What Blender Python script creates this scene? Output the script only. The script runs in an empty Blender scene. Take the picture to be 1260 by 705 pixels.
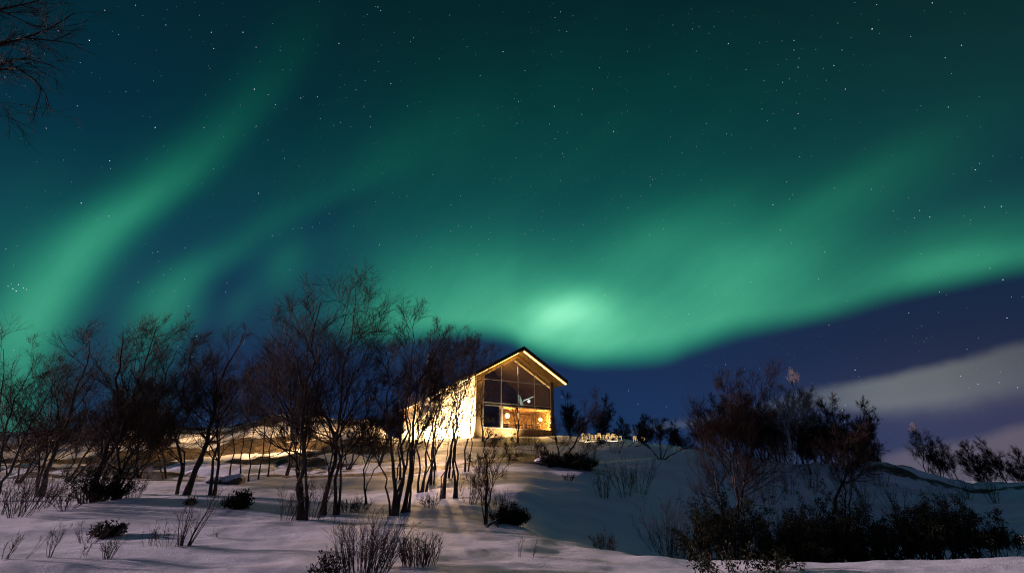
import bpy, math, random
import numpy as np
from mathutils import Vector, Matrix

SC = bpy.context.scene
COL = SC.collection
R = math.radians

# ------------------------------------------------------------------ camera
F, CX, CY = 560.0, 630.0, 352.5           # focal length and centre in units of a 1260 wide picture
TH = R(22.98)
CAMZ = 1.6
cam_d = bpy.data.cameras.new('camera')
cam_d.sensor_width = 36.0
cam_d.lens = 36.0 * F / 1260.0
cam_d.clip_start = 0.05
cam_d.clip_end = 20000
cam = bpy.data.objects.new('camera', cam_d)
COL.objects.link(cam)
cam.location = (0, 0, CAMZ)
cam.rotation_euler = (math.pi / 2 + TH, 0, 0)
SC.camera = cam

# ------------------------------------------------------------------ view, render settings
SC.view_settings.view_transform = 'Standard'
SC.view_settings.look = 'None'
SC.view_settings.exposure = 0.0
SC.view_settings.gamma = 1.0
SC.view_settings.use_curve_mapping = False
SC.render.engine = 'CYCLES'
SC.cycles.max_bounces = 5
SC.cycles.diffuse_bounces = 3
SC.cycles.glossy_bounces = 3
SC.cycles.transparent_max_bounces = 10
SC.cycles.caustics_reflective = False
SC.cycles.caustics_refractive = False
SC.cycles.sample_clamp_indirect = 4.0
SC.cycles.use_denoising = True
SC.cycles.denoising_prefilter = 'NONE'
SC.cycles.use_adaptive_sampling = False
SC.cycles.filter_width = 1.15

# ------------------------------------------------------------------ low moon, from the left
SUN_EL, SUN_AHEAD = R(8.2), R(11.0)
sd = bpy.data.lights.new('moon_light', 'SUN')
sd.energy = 5.0
sd.angle = R(0.6)
sd.color = (1.0, 0.72, 0.86)
so = bpy.data.objects.new('moon_light', sd)
COL.objects.link(so)
to_sun = Vector((-math.cos(SUN_EL) * math.cos(SUN_AHEAD), math.cos(SUN_EL) * math.sin(SUN_AHEAD), math.sin(SUN_EL)))
so.rotation_euler = to_sun.to_track_quat('Z', 'Y').to_euler()

# ------------------------------------------------------------------ world: night sky with aurora, a function of direction only
world = bpy.data.worlds.new('World')
SC.world = world
world.use_nodes = True
WT = world.node_tree
WT.nodes.clear()


class E:
    """a shader socket with arithmetic"""
    nt = WT

    def __init__(self, s):
        self.s = s

    @classmethod
    def math(cls, op, *a, clamp=False):
        n = cls.nt.nodes.new('ShaderNodeMath')
        n.operation = op
        n.use_clamp = clamp
        for i, v in enumerate(a):
            if isinstance(v, E):
                cls.nt.links.new(v.s, n.inputs[i])
            else:
                n.inputs[i].default_value = v
        return E(n.outputs[0])

    def __add__(s, o): return E.math('ADD', s, o)
    __radd__ = __add__
    def __sub__(s, o): return E.math('SUBTRACT', s, o)
    def __rsub__(s, o): return E.math('SUBTRACT', o, s)
    def __mul__(s, o): return E.math('MULTIPLY', s, o)
    __rmul__ = __mul__
    def __truediv__(s, o): return E.math('DIVIDE', s, o)


def sstep(x, a, b):
    n = E.nt.nodes.new('ShaderNodeMapRange')
    n.interpolation_type = 'SMOOTHSTEP'
    E.nt.links.new(x.s, n.inputs['Value'])
    n.inputs['From Min'].default_value = a
    n.inputs['From Max'].default_value = b
    return E(n.outputs['Result'])


def curve(x, pts):
    """piecewise smooth 1D function through pts (any range)"""
    xs = [p[0] for p in pts]; ys = [p[1] for p in pts]
    x0, x1 = min(xs), max(xs); y0, y1 = min(ys), max(ys)
    sy = max(y1 - y0, 1e-6)
    n = E.nt.nodes.new('ShaderNodeFloatCurve')
    E.nt.links.new(((x - x0) / (x1 - x0)).s, n.inputs['Value'])
    c = n.mapping.curves[0]
    q = sorted(((px - x0) / (x1 - x0), (py - y0) / sy) for px, py in pts)
    c.points[0].location = q[0]; c.points[-1].location = q[-1]
    for p in q[1:-1]:
        c.points.new(*p)
    n.mapping.extend = 'HORIZONTAL'
    n.mapping.update()
    return E(n.outputs[0]) * sy + y0


def gauss(q):           # exp(-q), q >= 0
    return E.math('POWER', 2.718281828, E.math('MULTIPLY', q, -1.0))


def chart(px, py):
    """sky chart (stereographic round the point 23 degrees above north) of a direction given as px,py"""
    a, b = px - CX, CY - py
    l = math.sqrt(a * a + b * b + F * F)
    k = 2 * F / (1 + F / l)
    return a / l * k, b / l * k


def cs(px, py):         # local shrink of the chart
    l = math.sqrt((px - CX) ** 2 + (CY - py) ** 2 + F * F)
    c = F / l
    return (2 / (1 + c)) * c * (1 + c) / 2 if False else 2 * c / (1 + c)


tc = WT.nodes.new('ShaderNodeTexCoord')
nrm = WT.nodes.new('ShaderNodeVectorMath'); nrm.operation = 'NORMALIZE'
WT.links.new(tc.outputs['Generated'], nrm.inputs[0])
sep = WT.nodes.new('ShaderNodeSeparateXYZ')
WT.links.new(nrm.outputs[0], sep.inputs[0])
dx, dy, dz = (E(sep.outputs[i]) for i in range(3))
dfw = dy * math.cos(TH) + dz * math.sin(TH)
dup = dz * math.cos(TH) - dy * math.sin(TH)
den = E.math('MAXIMUM', dfw + 1.0, 0.08)
U0 = dx * (2 * F) / den
V0 = dup * (2 * F) / den


def wnoise(scale, detail=2.0, rough=0.5, off=0.0):
    n = WT.nodes.new('ShaderNodeTexNoise')
    n.inputs['Scale'].default_value = scale
    n.inputs['Detail'].default_value = detail
    n.inputs['Roughness'].default_value = rough
    m = WT.nodes.new('ShaderNodeVectorMath'); m.operation = 'ADD'
    WT.links.new(nrm.outputs[0], m.inputs[0]); m.inputs[1].default_value = (off, off * .7, off * 1.3)
    WT.links.new(m.outputs[0], n.inputs['Vector'])
    return E(n.outputs['Fac']) - 0.5


U = U0 + wnoise(3.2, 2, .5, 1.0) * 26
V = V0 + wnoise(3.2, 2, .5, 4.0) * 20


def blob(px, py, rx, ry, rot=0.0):
    """soft elliptical patch; rot in degrees, positive turns its long axis up to the right"""
    u, v = chart(px, py); k = cs(px, py)
    c, s = math.cos(R(rot)), math.sin(R(rot))
    a = (U - u) * (c / (rx * k)) + (V - v) * (s / (rx * k))
    b = (V - v) * (c / (ry * k)) - (U - u) * (s / (ry * k))
    return gauss(a * a + b * b)


def ucurve(x, pts):     # curve over U of chart V  (given as px,py points)
    return curve(x, [chart(*p) for p in pts])


# --- A: main arc with a fairly sharp lower hem
hem = ucurve(U, [(-260, 470), (200, 440), (420, 425), (540, 415), (610, 414), (645, 428), (690, 444), (745, 452), (800, 448),
                 (850, 434), (905, 416), (1000, 394), (1100, 370), (1200, 348), (1300, 326), (1600, 250)])
d = V - hem
ampA = curve(U, [(chart(p, 400)[0], a) for p, a in [(-200, 0.0), (250, 0.0), (380, .05), (470, .24), (560, .36), (640, .46), (710, .54),
                                                     (780, .46), (850, .37), (910, .32), (1000, .235), (1090, .19), (1170, .235), (1250, .19), (1450, .05)]])
hgt = curve(U, [(chart(p, 400)[0], a) for p, a in [(250, 60), (470, 80), (600, 88), (720, 100), (850, 112), (950, 100), (1080, 76), (1200, 58), (1400, 55)]])
soft = curve(U, [(chart(p, 400)[0], a) for p, a in [(400, 60), (600, 34), (720, 44), (820, 46), (950, 36), (1250, 30)]])
rise = E.math('MINIMUM', E.math('MAXIMUM', (d + 12.0) / soft, 0.0), 1.0)
rise = rise * rise * (3.0 - 2.0 * rise)
dd = E.math('MAXIMUM', d, 0.0)
q = dd / hgt
IA = ampA * rise * (gauss(q * q) * 0.82 + gauss(dd / 110.0) * 0.18)


# --- C, D: the two leaning curtains on the left
def curtain(pts, amps, wl, wr):
    xr = curve(V, sorted((chart(x, y)[1], chart(x, y)[0]) for x, y in pts))
    am = curve(V, sorted((chart(200, y)[1], a) for y, a in amps))
    e = U - xr
    l = E.math('MINIMUM', e, 0.0) / wl
    r = E.math('MAXIMUM', e, 0.0) / wr
    return am * gauss(l * l + r * r)


IC = curtain([(12, 470), (28, 420), (48, 380), (76, 335), (116, 295), (166, 258), (226, 210), (284, 155), (335, 95), (380, 0), (420, -150)],
             [(520, .2), (430, .25), (390, .265), (340, .235), (295, .21), (255, .17), (215, .11), (165, .06), (110, .03), (0, .006), (-200, 0)], 35, 26)
ID = curtain([(180, 440), (196, 392), (210, 362), (235, 335), (275, 308), (330, 276), (400, 240), (480, 205), (560, 180), (640, 150)],
             [(470, .03), (410, .10), (375, .155), (345, .135), (315, .09), (285, .05), (250, .03), (210, .012), (165, .0), (0, 0)], 30, 30)
IE = (blob(695, 384, 46, 24, 8) * .52 + blob(760, 400, 70, 30, 5) * .07 + blob(905, 330, 85, 42, 10) * .10 + blob(790, 300, 110, 40, 20) * .07
      + blob(1050, 240, 100, 36, 33) * .062 + blob(1180, 322, 60, 16, 14) * .06 + blob(345, 325, 22, 40, -25) * .055
      + blob(290, 375, 16, 34, -20) * .03 + blob(610, 240, 330, 110, 12) * .026 + blob(1000, 210, 330, 110, 12) * .014
      + blob(480, 205, 130, 45, 28) * .022 + blob(660, 90, 520, 110, 0) * .006 + blob(20, 330, 100, 120, 0) * .045 + blob(170, 290, 230, 120, 20) * .016 - blob(375, 270, 140, 20, 25) * .022 - blob(265, 345, 40, 22, 50) * .03
      + blob(520, 350, 90, 60, 0) * .05)
def raynoise(rot, su, sv, off):
    c, s_ = math.cos(R(rot)), math.sin(R(rot))
    cb = WT.nodes.new('ShaderNodeCombineXYZ')
    WT.links.new(((U * c + V * s_) * su + off).s, cb.inputs[0]); WT.links.new(((V * c - U * s_) * sv).s, cb.inputs[1])
    n = WT.nodes.new('ShaderNodeTexNoise'); n.inputs['Scale'].default_value = 1.0; n.inputs['Detail'].default_value = 4; n.inputs['Roughness'].default_value = .55
    WT.links.new(cb.outputs[0], n.inputs['Vector'])
    return E(n.outputs['Fac']) - 0.5


# soft folds plus faint rays that lean like the curtains
stre = wnoise(5.0, 3, .6, 9.0) * 0.30 + raynoise(58, .0045, .022, 3.0) * sstep(U * -1.0, -60, 160) * .55 + raynoise(38, .0045, .020, 8.0) * sstep(U, -160, 60) * .55 + 1.0
I = E.math('MAXIMUM', (IA + IC + ID + IE) * stre, 0.0)

# --- night blue underneath
vy = lambda y: chart(630, y)[1]
bR = curve(V, [(vy(-400), .001), (vy(0), .0012), (vy(200), .002), (vy(330), .0055), (vy(430), .0095), (vy(520), .010), (vy(590), .016)])
bG = curve(V, [(vy(-400), .012), (vy(0), .013), (vy(200), .017), (vy(330), .022), (vy(430), .025), (vy(520), .032), (vy(590), .040)])
bB = curve(V, [(vy(-400), .018), (vy(0), .021), (vy(200), .040), (vy(330), .070), (vy(430), .080), (vy(520), .098), (vy(590), .11)])
rightness = sstep(U, 150, 520)
leftness = sstep(U0 * -1.0, 100, 560) * sstep(V, -120, 260)
bB = bB + sstep(V, 400, 850) * .062
bR = bR + sstep(V, 400, 850) * .020
bG = bG + sstep(V, 400, 850) * .022
bB = bB + leftness * .014 - rightness * .028 * (1.0 - sstep(V, -120, 160))
bG = bG + leftness * .006 - rightness * .004 * (1.0 - sstep(V, -120, 160))
bR = bR + rightness * .002

# --- thin clouds low on the right
cn = wnoise(4.5, 5, .6, 15.0)
Vc = V0 + cn * 26
hi = ucurve(U0, [(700, 545), (800, 520), (900, 505), (1000, 474), (1080, 458), (1160, 444), (1260, 420), (1400, 390), (1700, 330)])
dc = hi - Vc
thick = curve(U0, [(chart(p, 470)[0], a) for p, a in [(700, 8), (850, 10), (1000, 24), (1100, 44), (1260, 52), (1500, 70)]])
cq = E.math('MAXIMUM', dc - thick * .72, 0.0) / (thick * .34)
cl = sstep(dc, -3, 12) * gauss(cq * cq)
cl = cl * curve(U0, [(chart(p, 470)[0], a) for p, a in [(740, 0), (830, .45), (960, .35), (1030, .75), (1120, 1.0), (1200, .8), (1300, .55), (1600, .3)]])
cl = cl * (1.0 + cn * .5)
lo2 = ucurve(U0, [(900, 600), (1040, 562), (1110, 552), (1180, 540), (1260, 522), (1400, 490), (1700, 420)])
c2 = sstep(lo2 - Vc, -3, 11) * sstep(U0, chart(1000, 540)[0], chart(1120, 540)[0])
pur = blob(1240, 530, 260, 80, 10)

fR = bR + I * .022 + I * I * .30 + cl * .108 + c2 * .075 + pur * .028
fG = bG + I * .95 + cl * .115 + c2 * .052 + pur * .020
fB = bB + I * .35 + I * I * .19 + cl * .088 + c2 * .036 + pur * .040
# nothing but dark land below the horizon
below = sstep(dz, -0.06, 0.0)
comb = WT.nodes.new('ShaderNodeCombineXYZ')
for i, f in enumerate((fR, fG, fB)):
    WT.links.new((f * below).s, comb.inputs[i])
bg1 = WT.nodes.new('ShaderNodeBackground')
WT.links.new(comb.outputs[0], bg1.inputs['Color'])
bg1.inputs['Strength'].default_value = 1.0
# moonlit air: the daylight sky turned far down
sky = WT.nodes.new('ShaderNodeTexSky')
sky.sky_type = 'NISHITA'
sky.sun_disc = False
sky.sun_elevation = SUN_EL
sky.sun_rotation = math.atan2(to_sun.x, to_sun.y)
bg2 = WT.nodes.new('ShaderNodeBackground')
WT.links.new(sky.outputs[0], bg2.inputs['Color'])
bg2.inputs['Strength'].default_value = 0.00015
ad = WT.nodes.new('ShaderNodeAddShader')
WT.links.new(bg1.outputs[0], ad.inputs[0]); WT.links.new(bg2.outputs[0], ad.inputs[1])
wo = WT.nodes.new('ShaderNodeOutputWorld')
WT.links.new(ad.outputs[0], wo.inputs['Surface'])

# ------------------------------------------------------------------ helpers
def ray(px, py):
    yc = CY - py
    return np.array([px - CX, F * math.cos(TH) - yc * math.sin(TH), F * math.sin(TH) + yc * math.cos(TH)])


def pix(px, py, Y):
    r = ray(px, py)
    return np.array([0, 0, CAMZ]) + r * (Y / r[1])


def elev(py):
    r = ray(CX, py)
    return r[2] / r[1]


def tag(o, label=None, cat=None, group=None, kind=None):
    if label: o['label'] = label
    if cat: o['category'] = cat
    if group: o['group'] = group
    if kind: o['kind'] = kind
    return o


def empty(name, loc=(0, 0, 0), rz=0.0, parent=None):
    o = bpy.data.objects.new(name, None)
    COL.objects.link(o)
    o.location = loc
    o.rotation_euler = (0, 0, rz)
    o.empty_display_size = .2
    if parent: o.parent = parent
    return o


def mesh_np(name, V, Fq, mat, parent=None, smooth=False, mats=None):
    """V (n,3); Fq list of (m,k) index arrays"""
    me = bpy.data.meshes.new(name)
    V = np.asarray(V, dtype=np.float32)
    me.vertices.add(len(V))
    me.vertices.foreach_set('co', V.ravel())
    Fq = [np.asarray(f, dtype=np.int32) for f in Fq if len(f)]
    loops = np.concatenate([f.ravel() for f in Fq])
    tot = np.concatenate([np.full(len(f), f.shape[1], dtype=np.int32) for f in Fq])
    start = np.concatenate([[0], np.cumsum(tot)[:-1]]).astype(np.int32)
    me.loops.add(len(loops)); me.loops.foreach_set('vertex_index', loops)
    me.polygons.add(len(tot)); me.polygons.foreach_set('loop_start', start); me.polygons.foreach_set('loop_total', tot)
    if smooth: me.polygons.foreach_set('use_smooth', np.ones(len(tot), dtype=bool))
    me.update(calc_edges=True)
    me.validate()
    me.materials.append(mat)
    o = bpy.data.objects.new(name, me)
    COL.objects.link(o)
    if parent: o.parent = parent
    return o


class MB:
    """collects boxes, prisms and tubes of one mesh"""
    def __init__(self): self.v = []; self.f = []
    def add(self, v, f):
        n = len(self.v); self.v += [tuple(map(float, p)) for p in v]; self.f += [tuple(i + n for i in q) for q in f]; return self
    def box(self, a, b):
        x0, y0, z0 = a; x1, y1, z1 = b
        v = [(x0, y0, z0), (x1, y0, z0), (x1, y1, z0), (x0, y1, z0), (x0, y0, z1), (x1, y0, z1), (x1, y1, z1), (x0, y1, z1)]
        return self.add(v, [(0, 3, 2, 1), (4, 5, 6, 7), (0, 1, 5, 4), (1, 2, 6, 5), (2, 3, 7, 6), (3, 0, 4, 7)])
    def prism_y(self, poly, y0, y1):
        """polygon in x,z extruded along y"""
        n = len(poly)
        v = [(x, y0, z) for x, z in poly] + [(x, y1, z) for x, z in poly]
        f = [tuple(range(n)), tuple(reversed(range(n, 2 * n)))] + [(i + n, (i + 1) % n + n, (i + 1) % n, i) for i in range(n)]
        return self.add(v, f)
    def bar(self, p, q, w, h):
        p, q = Vector(p), Vector(q); t = (q - p).normalized()
        a = t.cross(Vector((0, 0, 1)));
        if a.length < 1e-3: a = Vector((1, 0, 0))
        a.normalize(); b = a.cross(t).normalized()
        v = [c + a * (w / 2 * i) + b * (h / 2 * j) for c in (p, q) for i, j in ((-1, -1), (1, -1), (1, 1), (-1, 1))]
        return self.add(v, [(0, 1, 2, 3), (7, 6, 5, 4), (0, 4, 5, 1), (1, 5, 6, 2), (2, 6, 7, 3), (3, 7, 4, 0)])
    def tube(self, pts, rads, k=8):
        pts = [Vector(p) for p in pts]; n0 = len(self.v); rings = []
        for i, p in enumerate(pts):
            t = (pts[min(i + 1, len(pts) - 1)] - pts[max(i - 1, 0)]).normalized()
            a = t.cross(Vector((0.13, 0.9, 0.4))).normalized(); b = t.cross(a)
            rings.append([p + (a * math.cos(j * 2 * math.pi / k) + b * math.sin(j * 2 * math.pi / k)) * rads[i] for j in range(k)])
        v = [p for r in rings for p in r]
        f = [(i * k + j, i * k + (j + 1) % k, (i + 1) * k + (j + 1) % k, (i + 1) * k + j) for i in range(len(pts) - 1) for j in range(k)]
        f += [tuple(reversed(range(k))), tuple(range((len(pts) - 1) * k, len(pts) * k))]
        return self.add(v, f)
    def lathe(self, prof, c=(0, 0, 0), k=16):
        v = [(c[0] + r * math.cos(j * 2 * math.pi / k), c[1] + r * math.sin(j * 2 * math.pi / k), c[2] + z) for r, z in prof for j in range(k)]
        f = [(i * k + j, i * k + (j + 1) % k, (i + 1) * k + (j + 1) % k, (i + 1) * k + j) for i in range(len(prof) - 1) for j in range(k)]
        return self.add(v, f)
    def build(self, name, mat, parent=None, smooth=False, bevel=0.0):
        me = bpy.data.meshes.new(name); me.from_pydata(self.v, [], self.f); me.update()
        import bmesh
        bm = bmesh.new(); bm.from_mesh(me); bmesh.ops.recalc_face_normals(bm, faces=bm.faces)
        if bevel: bmesh.ops.bevel(bm, geom=list(bm.edges), offset=bevel, segments=2, affect='EDGES', profile=.5)
        bm.to_mesh(me); bm.free()
        if smooth:
            for p in me.polygons: p.use_smooth = True
        me.materials.append(mat)
        o = bpy.data.objects.new(name, me); COL.objects.link(o)
        if parent: o.parent = parent
        return o


# ------------------------------------------------------------------ materials
def new_mat(name):
    m = bpy.data.materials.new(name); m.use_nodes = True
    return m, m.node_tree, m.node_tree.nodes['Principled BSDF']


def noisy(name, c1, c2, scale=6.0, rough=.8, bump=.3, bscale=None, detail=6, stretch=(1, 1, 1), dist=.01, lo=.35, hi=.65):
    m, nt, bs = new_mat(name)
    tc = nt.nodes.new('ShaderNodeTexCoord'); mp = nt.nodes.new('ShaderNodeMapping'); mp.inputs['Scale'].default_value = stretch
    nt.links.new(tc.outputs['Object'], mp.inputs[0])
    n = nt.nodes.new('ShaderNodeTexNoise'); n.inputs['Scale'].default_value = scale; n.inputs['Detail'].default_value = detail
    nt.links.new(mp.outputs[0], n.inputs['Vector'])
    cr = nt.nodes.new('ShaderNodeValToRGB')
    cr.color_ramp.elements[0].position = lo; cr.color_ramp.elements[1].position = hi
    cr.color_ramp.elements[0].color = (*c1, 1); cr.color_ramp.elements[1].color = (*c2, 1)
    nt.links.new(n.outputs['Fac'], cr.inputs[0]); nt.links.new(cr.outputs[0], bs.inputs['Base Color'])
    bs.inputs['Roughness'].default_value = rough
    bs.inputs['Specular IOR Level'].default_value = .12 if rough > .55 else .5
    if bump:
        n2 = nt.nodes.new('ShaderNodeTexNoise'); n2.inputs['Scale'].default_value = bscale or scale * 4; n2.inputs['Detail'].default_value = 5
        nt.links.new(mp.outputs[0], n2.inputs['Vector'])
        b = nt.nodes.new('ShaderNodeBump'); b.inputs['Strength'].default_value = bump; b.inputs['Distance'].default_value = dist
        nt.links.new(n2.outputs['Fac'], b.inputs['Height']); nt.links.new(b.outputs[0], bs.inputs['Normal'])
    return m


def emit(name, col, strength, base=(.8, .8, .8)):
    m, nt, bs = new_mat(name)
    bs.inputs['Base Color'].default_value = (*base, 1)
    bs.inputs['Emission Color'].default_value = (*col, 1)
    bs.inputs['Emission Strength'].default_value = strength
    return m


M = {}
M['bark'] = noisy('bark', (.030, .024, .020), (.085, .070, .060), 9, .9, .6, 40, stretch=(1, 1, .4), dist=.02)
M['twig'] = noisy('twig', (.020, .013, .011), (.042, .027, .021), 3, .85, 0)
M['birch_bark'] = noisy('birch_bark', (.08, .07, .06), (.80, .77, .72), 5, .8, .4, 30, stretch=(.6, .6, 2.6), dist=.01, lo=.40, hi=.50)
M['shade_twig'] = noisy('near_black_twig', (.008, .008, .008), (.018, .016, .015), 3, .9, 0)
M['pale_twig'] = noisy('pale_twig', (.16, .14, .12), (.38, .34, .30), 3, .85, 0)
M['evergreen'] = noisy('evergreen_leaf', (.006, .009, .004), (.019, .023, .010), 4, .6, 0)
M['wood'] = noisy('house_timber', (.20, .115, .045), (.36, .22, .095), 5, .7, .5, 22, stretch=(1, 1, 7), dist=.02)
M['boards'] = noisy('side_boards', (.46, .33, .17), (.58, .43, .24), 2.5, .7, .25, 22, stretch=(1, .4, 5), dist=.01)
M['pine'] = noisy('pale_pine', (.42, .27, .09), (.60, .40, .15), 5, .6, .3, 20)
M['dark_wood'] = noisy('roof_boards', (.030, .022, .016), (.065, .05, .036), 5, .8, .4, 20, dist=.01)
M['rock'] = noisy('rock', (.06, .055, .05), (.17, .15, .13), 3, .9, .8, 9, dist=.06)
M['metal'] = noisy('dark_metal', (.03, .03, .032), (.07, .07, .075), 12, .45, 0)
M['frame'] = noisy('window_frame_paint', (.30, .26, .20), (.42, .37, .29), 8, .5, 0)
M['inner'] = noisy('inside_boards', (.25, .14, .06), (.38, .23, .11), 4, .7, .3, 20, stretch=(1, 1, 6))
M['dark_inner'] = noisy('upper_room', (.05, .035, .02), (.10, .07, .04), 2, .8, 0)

# ------------------------------------------------------------------ terrain heights
COLS = {   # ground seen at (distance, picture row); values under 100 are heights
    -200: [(8, 705), (11, 668), (14, 642), (18, 622), (24, 605), (34, 590), (46, 575), (60, 560), (80, 545), (120, 548), (250, 575)],
    0: [(8, 705), (11, 668), (14, 641), (18, 618), (24, 603), (32, 588), (42, 570), (55, 545), (68, 530), (85, 534), (120, 552), (250, 585)],
    100: [(8, 705), (11, 668), (14, 640), (18, 616), (24, 601), (32, 586), (42, 566), (52, 541), (65, 523), (80, 528), (120, 550), (250, 588)],
    190: [(8, 705), (11, 668), (14, 640), (18, 614), (24, 600), (32, 583), (42, 560), (52, 538), (62, 523), (80, 529), (120, 550), (250, 588)],
    250: [(8, 705), (11, 668), (14, 640), (18, 615), (24, 601), (32, 582), (42, 560), (52, 540), (64, 527), (80, 531), (120, 550), (250, 588)],
    320: [(8, 705), (11, 668), (14, 640), (18, 617), (24, 602), (32, 579), (42, 554), (50, 531), (59, 512), (75, 516), (110, 545), (250, 588)],
    390: [(8, 705), (11, 668), (14, 641), (18, 619), (24, 604), (32, 579), (40, 556), (49, 531), (58, 514), (75, 519), (110, 545), (250, 588)],
    450: [(8, 705), (11, 668), (14, 642), (18, 621), (24, 605), (31, 581), (39, 555), (48, 533), (58, 517), (75, 523), (110, 550), (250, 588)],
    490: [(8, 705), (11, 669), (14, 643), (18, 621), (24, 604), (31, 580), (38, 556), (42.5, 543), (50, 5.4), (70, 5.6), (100, 5), (250, 2)],
    580: [(8, 706), (11, 672), (14, 647), (18, 618), (24, 598), (31, 575), (38, 551), (42.5, 540), (46, 5.4), (70, 5.4), (100, 4.5), (250, 2)],
    640: [(8, 707), (11, 675), (14, 648), (17, .30), (21, 607), (26, 588), (32, 569), (38, 550), (43, 537.5), (48, 5.75), (70, 5.5), (110, 4), (250, 1)],
    700: [(8, 708), (11, 681), (13, 666), (16, -.35), (20, .1), (24, 603), (29, 585), (34, 566), (40, 549), (45, 536), (50, 6), (70, 5.2), (120, 3), (250, 1)],
    760: [(8, 709), (10.5, 688), (12, 679), (14.5, -.75), (19, -.5), (24, 617), (29, 594), (32, 582), (34, 567), (37, 560), (43, 537), (50, 5.2), (80, 3.5), (250, .5)],
    800: [(8, 709), (10, 690), (11, 685), (13.5, -.85), (19, -1), (24, 625), (29, 599), (32, 583), (34, 569), (37, 561), (43, 541), (50, 4.6), (80, 3), (250, .5)],
    850: [(8, 709), (9.6, 694), (10.5, 689), (13, -.95), (16, -1.5), (20, -1.5), (25, 640), (30, 608), (34, 586), (36.5, 572), (39, 563), (45, 549), (52, 4), (80, 2.5), (250, .3)],
    900: [(8, 709), (9.2, 696), (10.4, 691), (12, -.4), (13.5, -1), (16, -1.9), (21, -2.0), (26, 650), (31, 618), (37, 586), (41, 569), (46, 556), (55, 3.4), (80, 2), (250, 0)],
    1000: [(8, 709), (9, 697), (10.4, 691), (12, -.35), (13.5, -.9), (16, -1.9), (22, -2.3), (27, 655), (32, 620), (38, 588), (44, 573), (50, 2.3), (60, 1), (90, 0), (250, -1.5)],
    1090: [(8, 709), (9, 696), (10.4, 690), (12, -.3), (13.5, -.8), (16, -1.8), (22, -2.3), (27, 655), (32, 620), (38, 584), (42, 563), (46, 2.2), (60, .2), (100, -1), (250, -2)],
    1150: [(8, 709), (9, 695), (10.4, 689), (12, -.25), (13.5, -.7), (16, -1.6), (22, -2.2), (27, 650), (33, 618), (39, 594), (44, 585), (50, 1.2), (70, -.5), (250, -2)],
    1200: [(8, 708), (9, 695), (10.6, 687), (12, -.2), (13.5, -.6), (16, -1.3), (22, -2.0), (27, 648), (33, 618), (40, 597), (46, .8), (60, -.6), (250, -2)],
    1260: [(8, 707), (9, 695), (11, 684), (13, 673), (17, -.3), (22, -1.2), (27, 642), (34, 614), (42, 600), (50, .5), (70, -.7), (250, -2)],
    1450: [(8, 706), (9, 694), (11, 682), (13, 672), (17, -.2), (22, -1), (27, 640), (34, 614), (42, 601), (50, .5), (70, -.7), (250, -2)],
}


def hash2(ix, iy, s):
    v = np.sin(ix * 127.1 + iy * 311.7 + s * 74.7) * 43758.5453
    return v - np.floor(v)


def vnoise(x, y, s):
    ix, iy = np.floor(x), np.floor(y); fx, fy = x - ix, y - iy
    fx = fx * fx * (3 - 2 * fx); fy = fy * fy * (3 - 2 * fy)
    a, b, c, d = hash2(ix, iy, s), hash2(ix + 1, iy, s), hash2(ix, iy + 1, s), hash2(ix + 1, iy + 1, s)
    return (a * (1 - fx) + b * fx) * (1 - fy) + (c * (1 - fx) + d * fx) * fy - .5


def fbm(x, y, s, o=4):
    r = 0; a = 1.0
    for i in range(o):
        r = r + a * vnoise(x * 2 ** i, y * 2 ** i, s + i * 7); a *= .5
    return r


def blur(A, axis, sig):
    n = int(sig * 3) + 1
    k = np.exp(-.5 * (np.arange(-n, n + 1) / sig) ** 2); k /= k.sum()
    P = np.pad(A, [(n, n) if i == axis else (0, 0) for i in range(2)], mode='edge')
    out = 0
    for i, w in enumerate(k):
        out = out + w * np.take(P, np.arange(i, i + A.shape[axis]), axis=axis)
    return out


NP, NR = 560, 560
PH = np.concatenate([np.linspace(-180, -62, 40)[:-1], np.linspace(-62, 62, NP), np.linspace(62, 180, 40)[1:]]) * math.pi / 180
RR = np.exp(np.linspace(math.log(.8), math.log(7000), NR))
cp = sorted(COLS)
tcol = np.array([(c - CX) / (F / math.cos(TH)) for c in cp])
phc = np.clip(PH, R(-58), R(58))
Dm = RR[None, :] * np.cos(phc)[:, None]
prof = []
for c in cp:
    pts = [(.5, 0.0), (4, .12)] + [(D, v if v < 100 else CAMZ + D * elev(v)) for D, v in COLS[c]] + [(700, -4.0), (8000, -12.0)]
    prof.append((np.log([p[0] for p in pts]), np.array([p[1] for p in pts])))
Hc = np.stack([np.interp(np.log(Dm), a, b) for a, b in prof])        # (ncol, nphi, nr)
tph = np.clip(np.tan(phc), tcol[0], tcol[-1])
ix = np.clip(np.searchsorted(tcol, tph) - 1, 0, len(tcol) - 2)
w = (tph - tcol[ix]) / (tcol[ix + 1] - tcol[ix]); w = w * w * (3 - 2 * w)
H = np.stack([Hc[ix[i], i] * (1 - w[i]) + Hc[ix[i] + 1, i] * w[i] for i in range(len(PH))])
back = np.clip((np.abs(PH) - R(95)) / R(60), 0, 1)[:, None]
H = H * (1 - back) + back * (H[0] + H[-1])[None, :] / 2
H = blur(blur(H, 0, 4.0), 1, 2.6)
XX = RR[None, :] * np.sin(PH)[:, None]; YY = RR[None, :] * np.cos(PH)[:, None]
far = np.clip((RR - 14) / 30, 0, 1)[None, :] * np.clip((300 - RR) / 150, 0, 1)[None, :]
near = np.clip((RR - 2) / 4, 0, 1)[None, :] * np.clip((60 - RR) / 30, 0, 1)[None, :]
house_flat = np.exp(-(((XX + 5) / 14) ** 2 + ((YY - 57) / 17) ** 2) ** 2)
rough_left = np.clip((-4 - XX) / 10, 0, 1) * np.clip((YY - 24) / 12, 0, 1) * np.clip((110 - YY) / 30, 0, 1)
rough_right = np.clip((XX - 22) / 8, 0, 1) * np.clip((YY - 32) / 6, 0, 1) * np.clip((70 - YY) / 20, 0, 1)
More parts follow.
